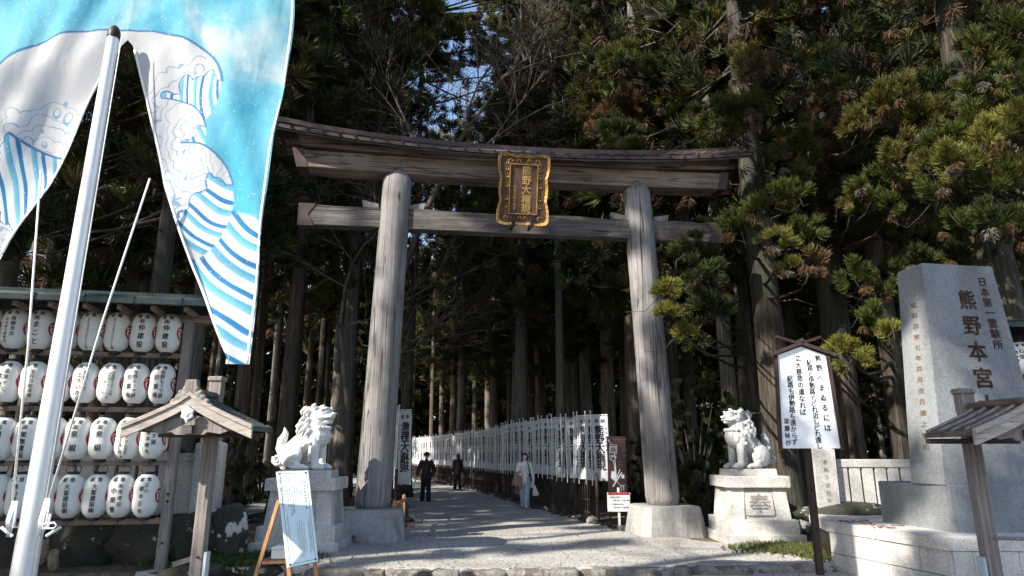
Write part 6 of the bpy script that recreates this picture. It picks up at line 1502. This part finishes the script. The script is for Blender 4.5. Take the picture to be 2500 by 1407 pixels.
def sheet(name, poly_fn, xs, ys, mat, zf):
    mb = MB(); n, m = len(xs), len(ys); vs = [(x, y, zf(x, y)) for y in ys for x in xs]; fs = []
    for j in range(m-1):
        for i in range(n-1):
            if poly_fn((xs[i]+xs[i+1])/2, (ys[j]+ys[j+1])/2): fs.append((j*n+i, j*n+i+1, (j+1)*n+i+1, (j+1)*n+i))
    mb.add(vs, fs); return mb.build(name, mat, None, True)
def gz(x, y):
    k = kerb_y(x); t = (y-(k+0.02))/0.06; base = -0.115+0.115*smooth(t)
    side = 1.0 if -3.4 < x < 5.0 else 0.4
    return base+0.012*sin(x*1.7+y*.9)*sin(y*1.3-x*.4)*side
inside = lambda x, y: True
xs = [-150, -90, -50, -25, -14]+[-10+0.35*k for k in range(60)]+[12, 18, 30, 60, 100, 150]
ys = [-60, -20, -5, 2, 5, 7, 8.5, 9.3]+[9.6+0.05*k for k in range(36)]+[11.4+0.4*k for k in range(24)]+[22, 26, 32, 40, 55, 80, 120, 200]
g_ = sheet('ground', inside, xs, ys, sm, lambda x, y: gz(x, y)-0.012); tag(g_, 'brown forest floor', None, None, 'structure')
# gravel apron and path
def pw(y):   # left, right edge of the gravel
    c = path_x(y)
    L = float(np.interp(y, [13, 16, 17, 23.5, 29, 42, 60], [-2.55, -2.55, -2.65, -3.85, -5.3, -11, -20])); Rr = float(np.interp(y, [13, 15.2, 17.3, 22.5, 31.2, 36.6, 42.5, 50, 60], [4.0, 2.3, 2.05, .75, -1.1, -2.7, -4.7, -7.5, -13]))
    return L, Rr
mb = MB(); vs = []; fs = []; yy = [-3, 3, 7, 8.5, 9.3]+[9.6+0.05*k for k in range(30)]+[11.1+0.25*k for k in range(24)]+[17.3, 18.5, 20, 22, 24, 26, 28, 31, 34, 37, 40, 43, 46, 50, 55, 60]; NXg = 40
rr_ = random.Random(4)
for y in yy:
    if y < 9.9: l, r_ = -9.0, 12.0
    elif y < 11.2: l, r_ = lerp(-5.4, -3.95, (y-9.9)/1.3), 12.0
    elif y < 13.2: l, r_ = lerp(-3.9, -2.9, (y-11.2)/2), lerp(5.2, 4.1, (y-11.2)/2)
    else: l, r_ = pw(y)
    l += rr_.uniform(-.08, .08); r_ += rr_.uniform(-.08, .08)
    for i in range(NXg+1): x = lerp(l, r_, i/NXg); vs.append((x, y, gz(x, y)+0.004))
for j in range(len(yy)-1):
    for i in range(NXg): fs.append((j*(NXg+1)+i, j*(NXg+1)+i+1, (j+1)*(NXg+1)+i+1, (j+1)*(NXg+1)+i))
mb.add(vs, fs); tag(mb.build('gravel_path', M['gravel'], None, True), 'pale grey gravel path', None, None, 'structure')
# side clearing where sun reaches the ground at the left of the lion
mb = MB(); P = [(-11.5, 19), (-7.2, 18), (-6.4, 26), (-8.5, 38), (-17, 38), (-19, 26)]
mb.add([(x, y, 0.03) for x, y in P], [tuple(range(len(P)))]); tag(mb.build('side_path', M['gravel']), 'gravel side path left of the lion', None, None, 'structure')
# edging stones along the path, fallen debris
mb = MB(); rr_ = random.Random(9)
def stone(x, y, s):
    mb.ball((x, y, s*.25), (s*rr_.uniform(.7, 1.3), s*rr_.uniform(.6, 1.1), s*rr_.uniform(.45, .8)), 8, 6, rot=(rr_.uniform(-.4, .4), rr_.uniform(-.4, .4), rr_.uniform(0, 3)))
for x, y, a in walk([(2.35, 16.0)]+[(p[0]-.18, p[1]) for p in FR], 0.24): stone(x+rr_.uniform(-.12, .12), y, rr_.uniform(.06, .15))
for x, y, a in walk([(-2.45, 15.6), (-2.55, 17), (-3.7, 23.5), (-5.0, 29)], 0.3): stone(x+rr_.uniform(-.1, .1), y, rr_.uniform(.06, .13))
for k in range(60): stone(rr_.uniform(-8.4, -6.2), rr_.uniform(16.5, 19), rr_.uniform(.05, .12))
tag(mb.build('edging_stones', M['rock'], None, True), 'rows of small rough stones edging the gravel path', 'stones', None, 'stuff')
def grass(name, label, boxes, n, seed, h=(.03, .09), tl=None):
    g = np.random.default_rng(seed); C_ = []; 
    for _ in range(n):
        x0, x1, y0, y1 = boxes[g.integers(len(boxes))]; u, v = g.normal(size=2)*.33; x, y = (x0+x1)/2+u*(x1-x0)/1.6, (y0+y1)/2+v*(y1-y0)/1.6; C_.append((x, y, gz(x, y)))
    C_ = np.array(C_); n = len(C_); A_ = g.normal(size=(n, 3))*.35+np.array([0, 0, 1]); t = np.array(tl or [(0.05, .085, .025), (.09, .11, .03), (.16, .13, .07)]); T_ = t[g.integers(0, len(t), n)]
    pr = [tuft(9, .09, .010, s, .2, .8) for s in (71, 72, 73)]
    return tag(foliage(name, C_, A_, g.uniform(.5, 1.2, n), T_, pr, None, seed), label, 'grass', None, 'stuff')
grass('grass', 'short patchy grass in front of the right pedestal and signboard', [(3.9, 5.6, 11.6, 12.9), (4.6, 5.6, 10.8, 12.2)], 2600, 81)
grass('grass', 'short green grass between the boulders and the easel', [(-5.4, -3.2, 9.9, 11.7), (-4.4, -3.0, 10.4, 11.6)], 2600, 82, tl=[(0.035, .07, .02), (.05, .085, .025), (.08, .09, .03)])
# loose pebbles lying on the gravel near the camera
mb = MB(); rr_ = random.Random(19)
for k in range(2600):
    x, y = rr_.uniform(-3.6, 5.2), rr_.uniform(9.0, 15.5)
    if y > 13.4 and (x < -2.3 or x > 2.5): continue
    s = rr_.uniform(.008, .02)*(1.7 if rr_.random() < .06 else 1); z = gz(x, y)+.006; c = [(x+s*cos(q*1.57+k)*rr_.uniform(.7, 1.2), y+s*sin(q*1.57+k)*rr_.uniform(.7, 1.2), z) for q in range(4)]
    mb.add(c+[(x+rr_.uniform(-.3, .3)*s, y+rr_.uniform(-.3, .3)*s, z+s*.75)], [(0, 1, 4), (1, 2, 4), (2, 3, 4), (3, 0, 4)])
tag(mb.build('pebbles', M['rock_pale']), 'loose pebbles strewn over the gravel', 'pebbles', None, 'stuff')
mb = MB(); rr_ = random.Random(29)
for k in range(420):
    x, y = rr_.uniform(-3.4, 5.0), rr_.uniform(9.2, 19.0)
    if y > 13.4 and (x < -2.3 or x > 2.0): continue
    a = rr_.uniform(0, 6.3); L = rr_.uniform(.02, .07); z = gz(x, y)+.012
    mb.add([(x, y, z), (x+L*cos(a), y+L*sin(a), z+.006), (x+L*cos(a)*.9-.012*sin(a), y+L*sin(a)*.9+.012*cos(a), z+.004), (x-.01*sin(a), y+.01*cos(a), z)], [(0, 1, 2, 3)])
tag(mb.build('fallen_needles', plain('brown_fallen_needles', (0.11, 0.065, 0.04), 0.9)), 'scattered brown cedar needles on the gravel', 'leaf litter', None, 'stuff')
# ================================================================ light
w = bpy.data.worlds.new('World'); scene.world = w; w.use_nodes = True; nt = w.node_tree
skyt = nt.nodes.new('ShaderNodeTexSky'); skyt.sky_type = 'NISHITA'; skyt.sun_disc = False; skyt.sun_elevation = EL; skyt.sun_rotation = math.atan2(SD.x, SD.y); skyt.ozone_density = 1.0
nt.links.new(skyt.outputs[0], nt.nodes['Background'].inputs[0]); nt.nodes['Background'].inputs[1].default_value = 0.125
sd = bpy.data.lights.new('sun', 'SUN'); sd.energy = 5.0; sd.angle = R(0.5); sd.color = (1.0, 0.92, 0.79)
so = bpy.data.objects.new('sun', sd); COL.objects.link(so); so.rotation_euler = SD.to_track_quat('Z', 'Y').to_euler()
scene.view_settings.view_transform = 'Standard'; scene.view_settings.look = 'None'; scene.view_settings.exposure = 1.3; scene.view_settings.gamma = 1.0
scene.cycles.max_bounces = 6; scene.cycles.diffuse_bounces = 3; scene.cycles.glossy_bounces = 2; scene.cycles.transmission_bounces = 2; scene.cycles.transparent_max_bounces = 4
scene.cycles.use_denoising = True
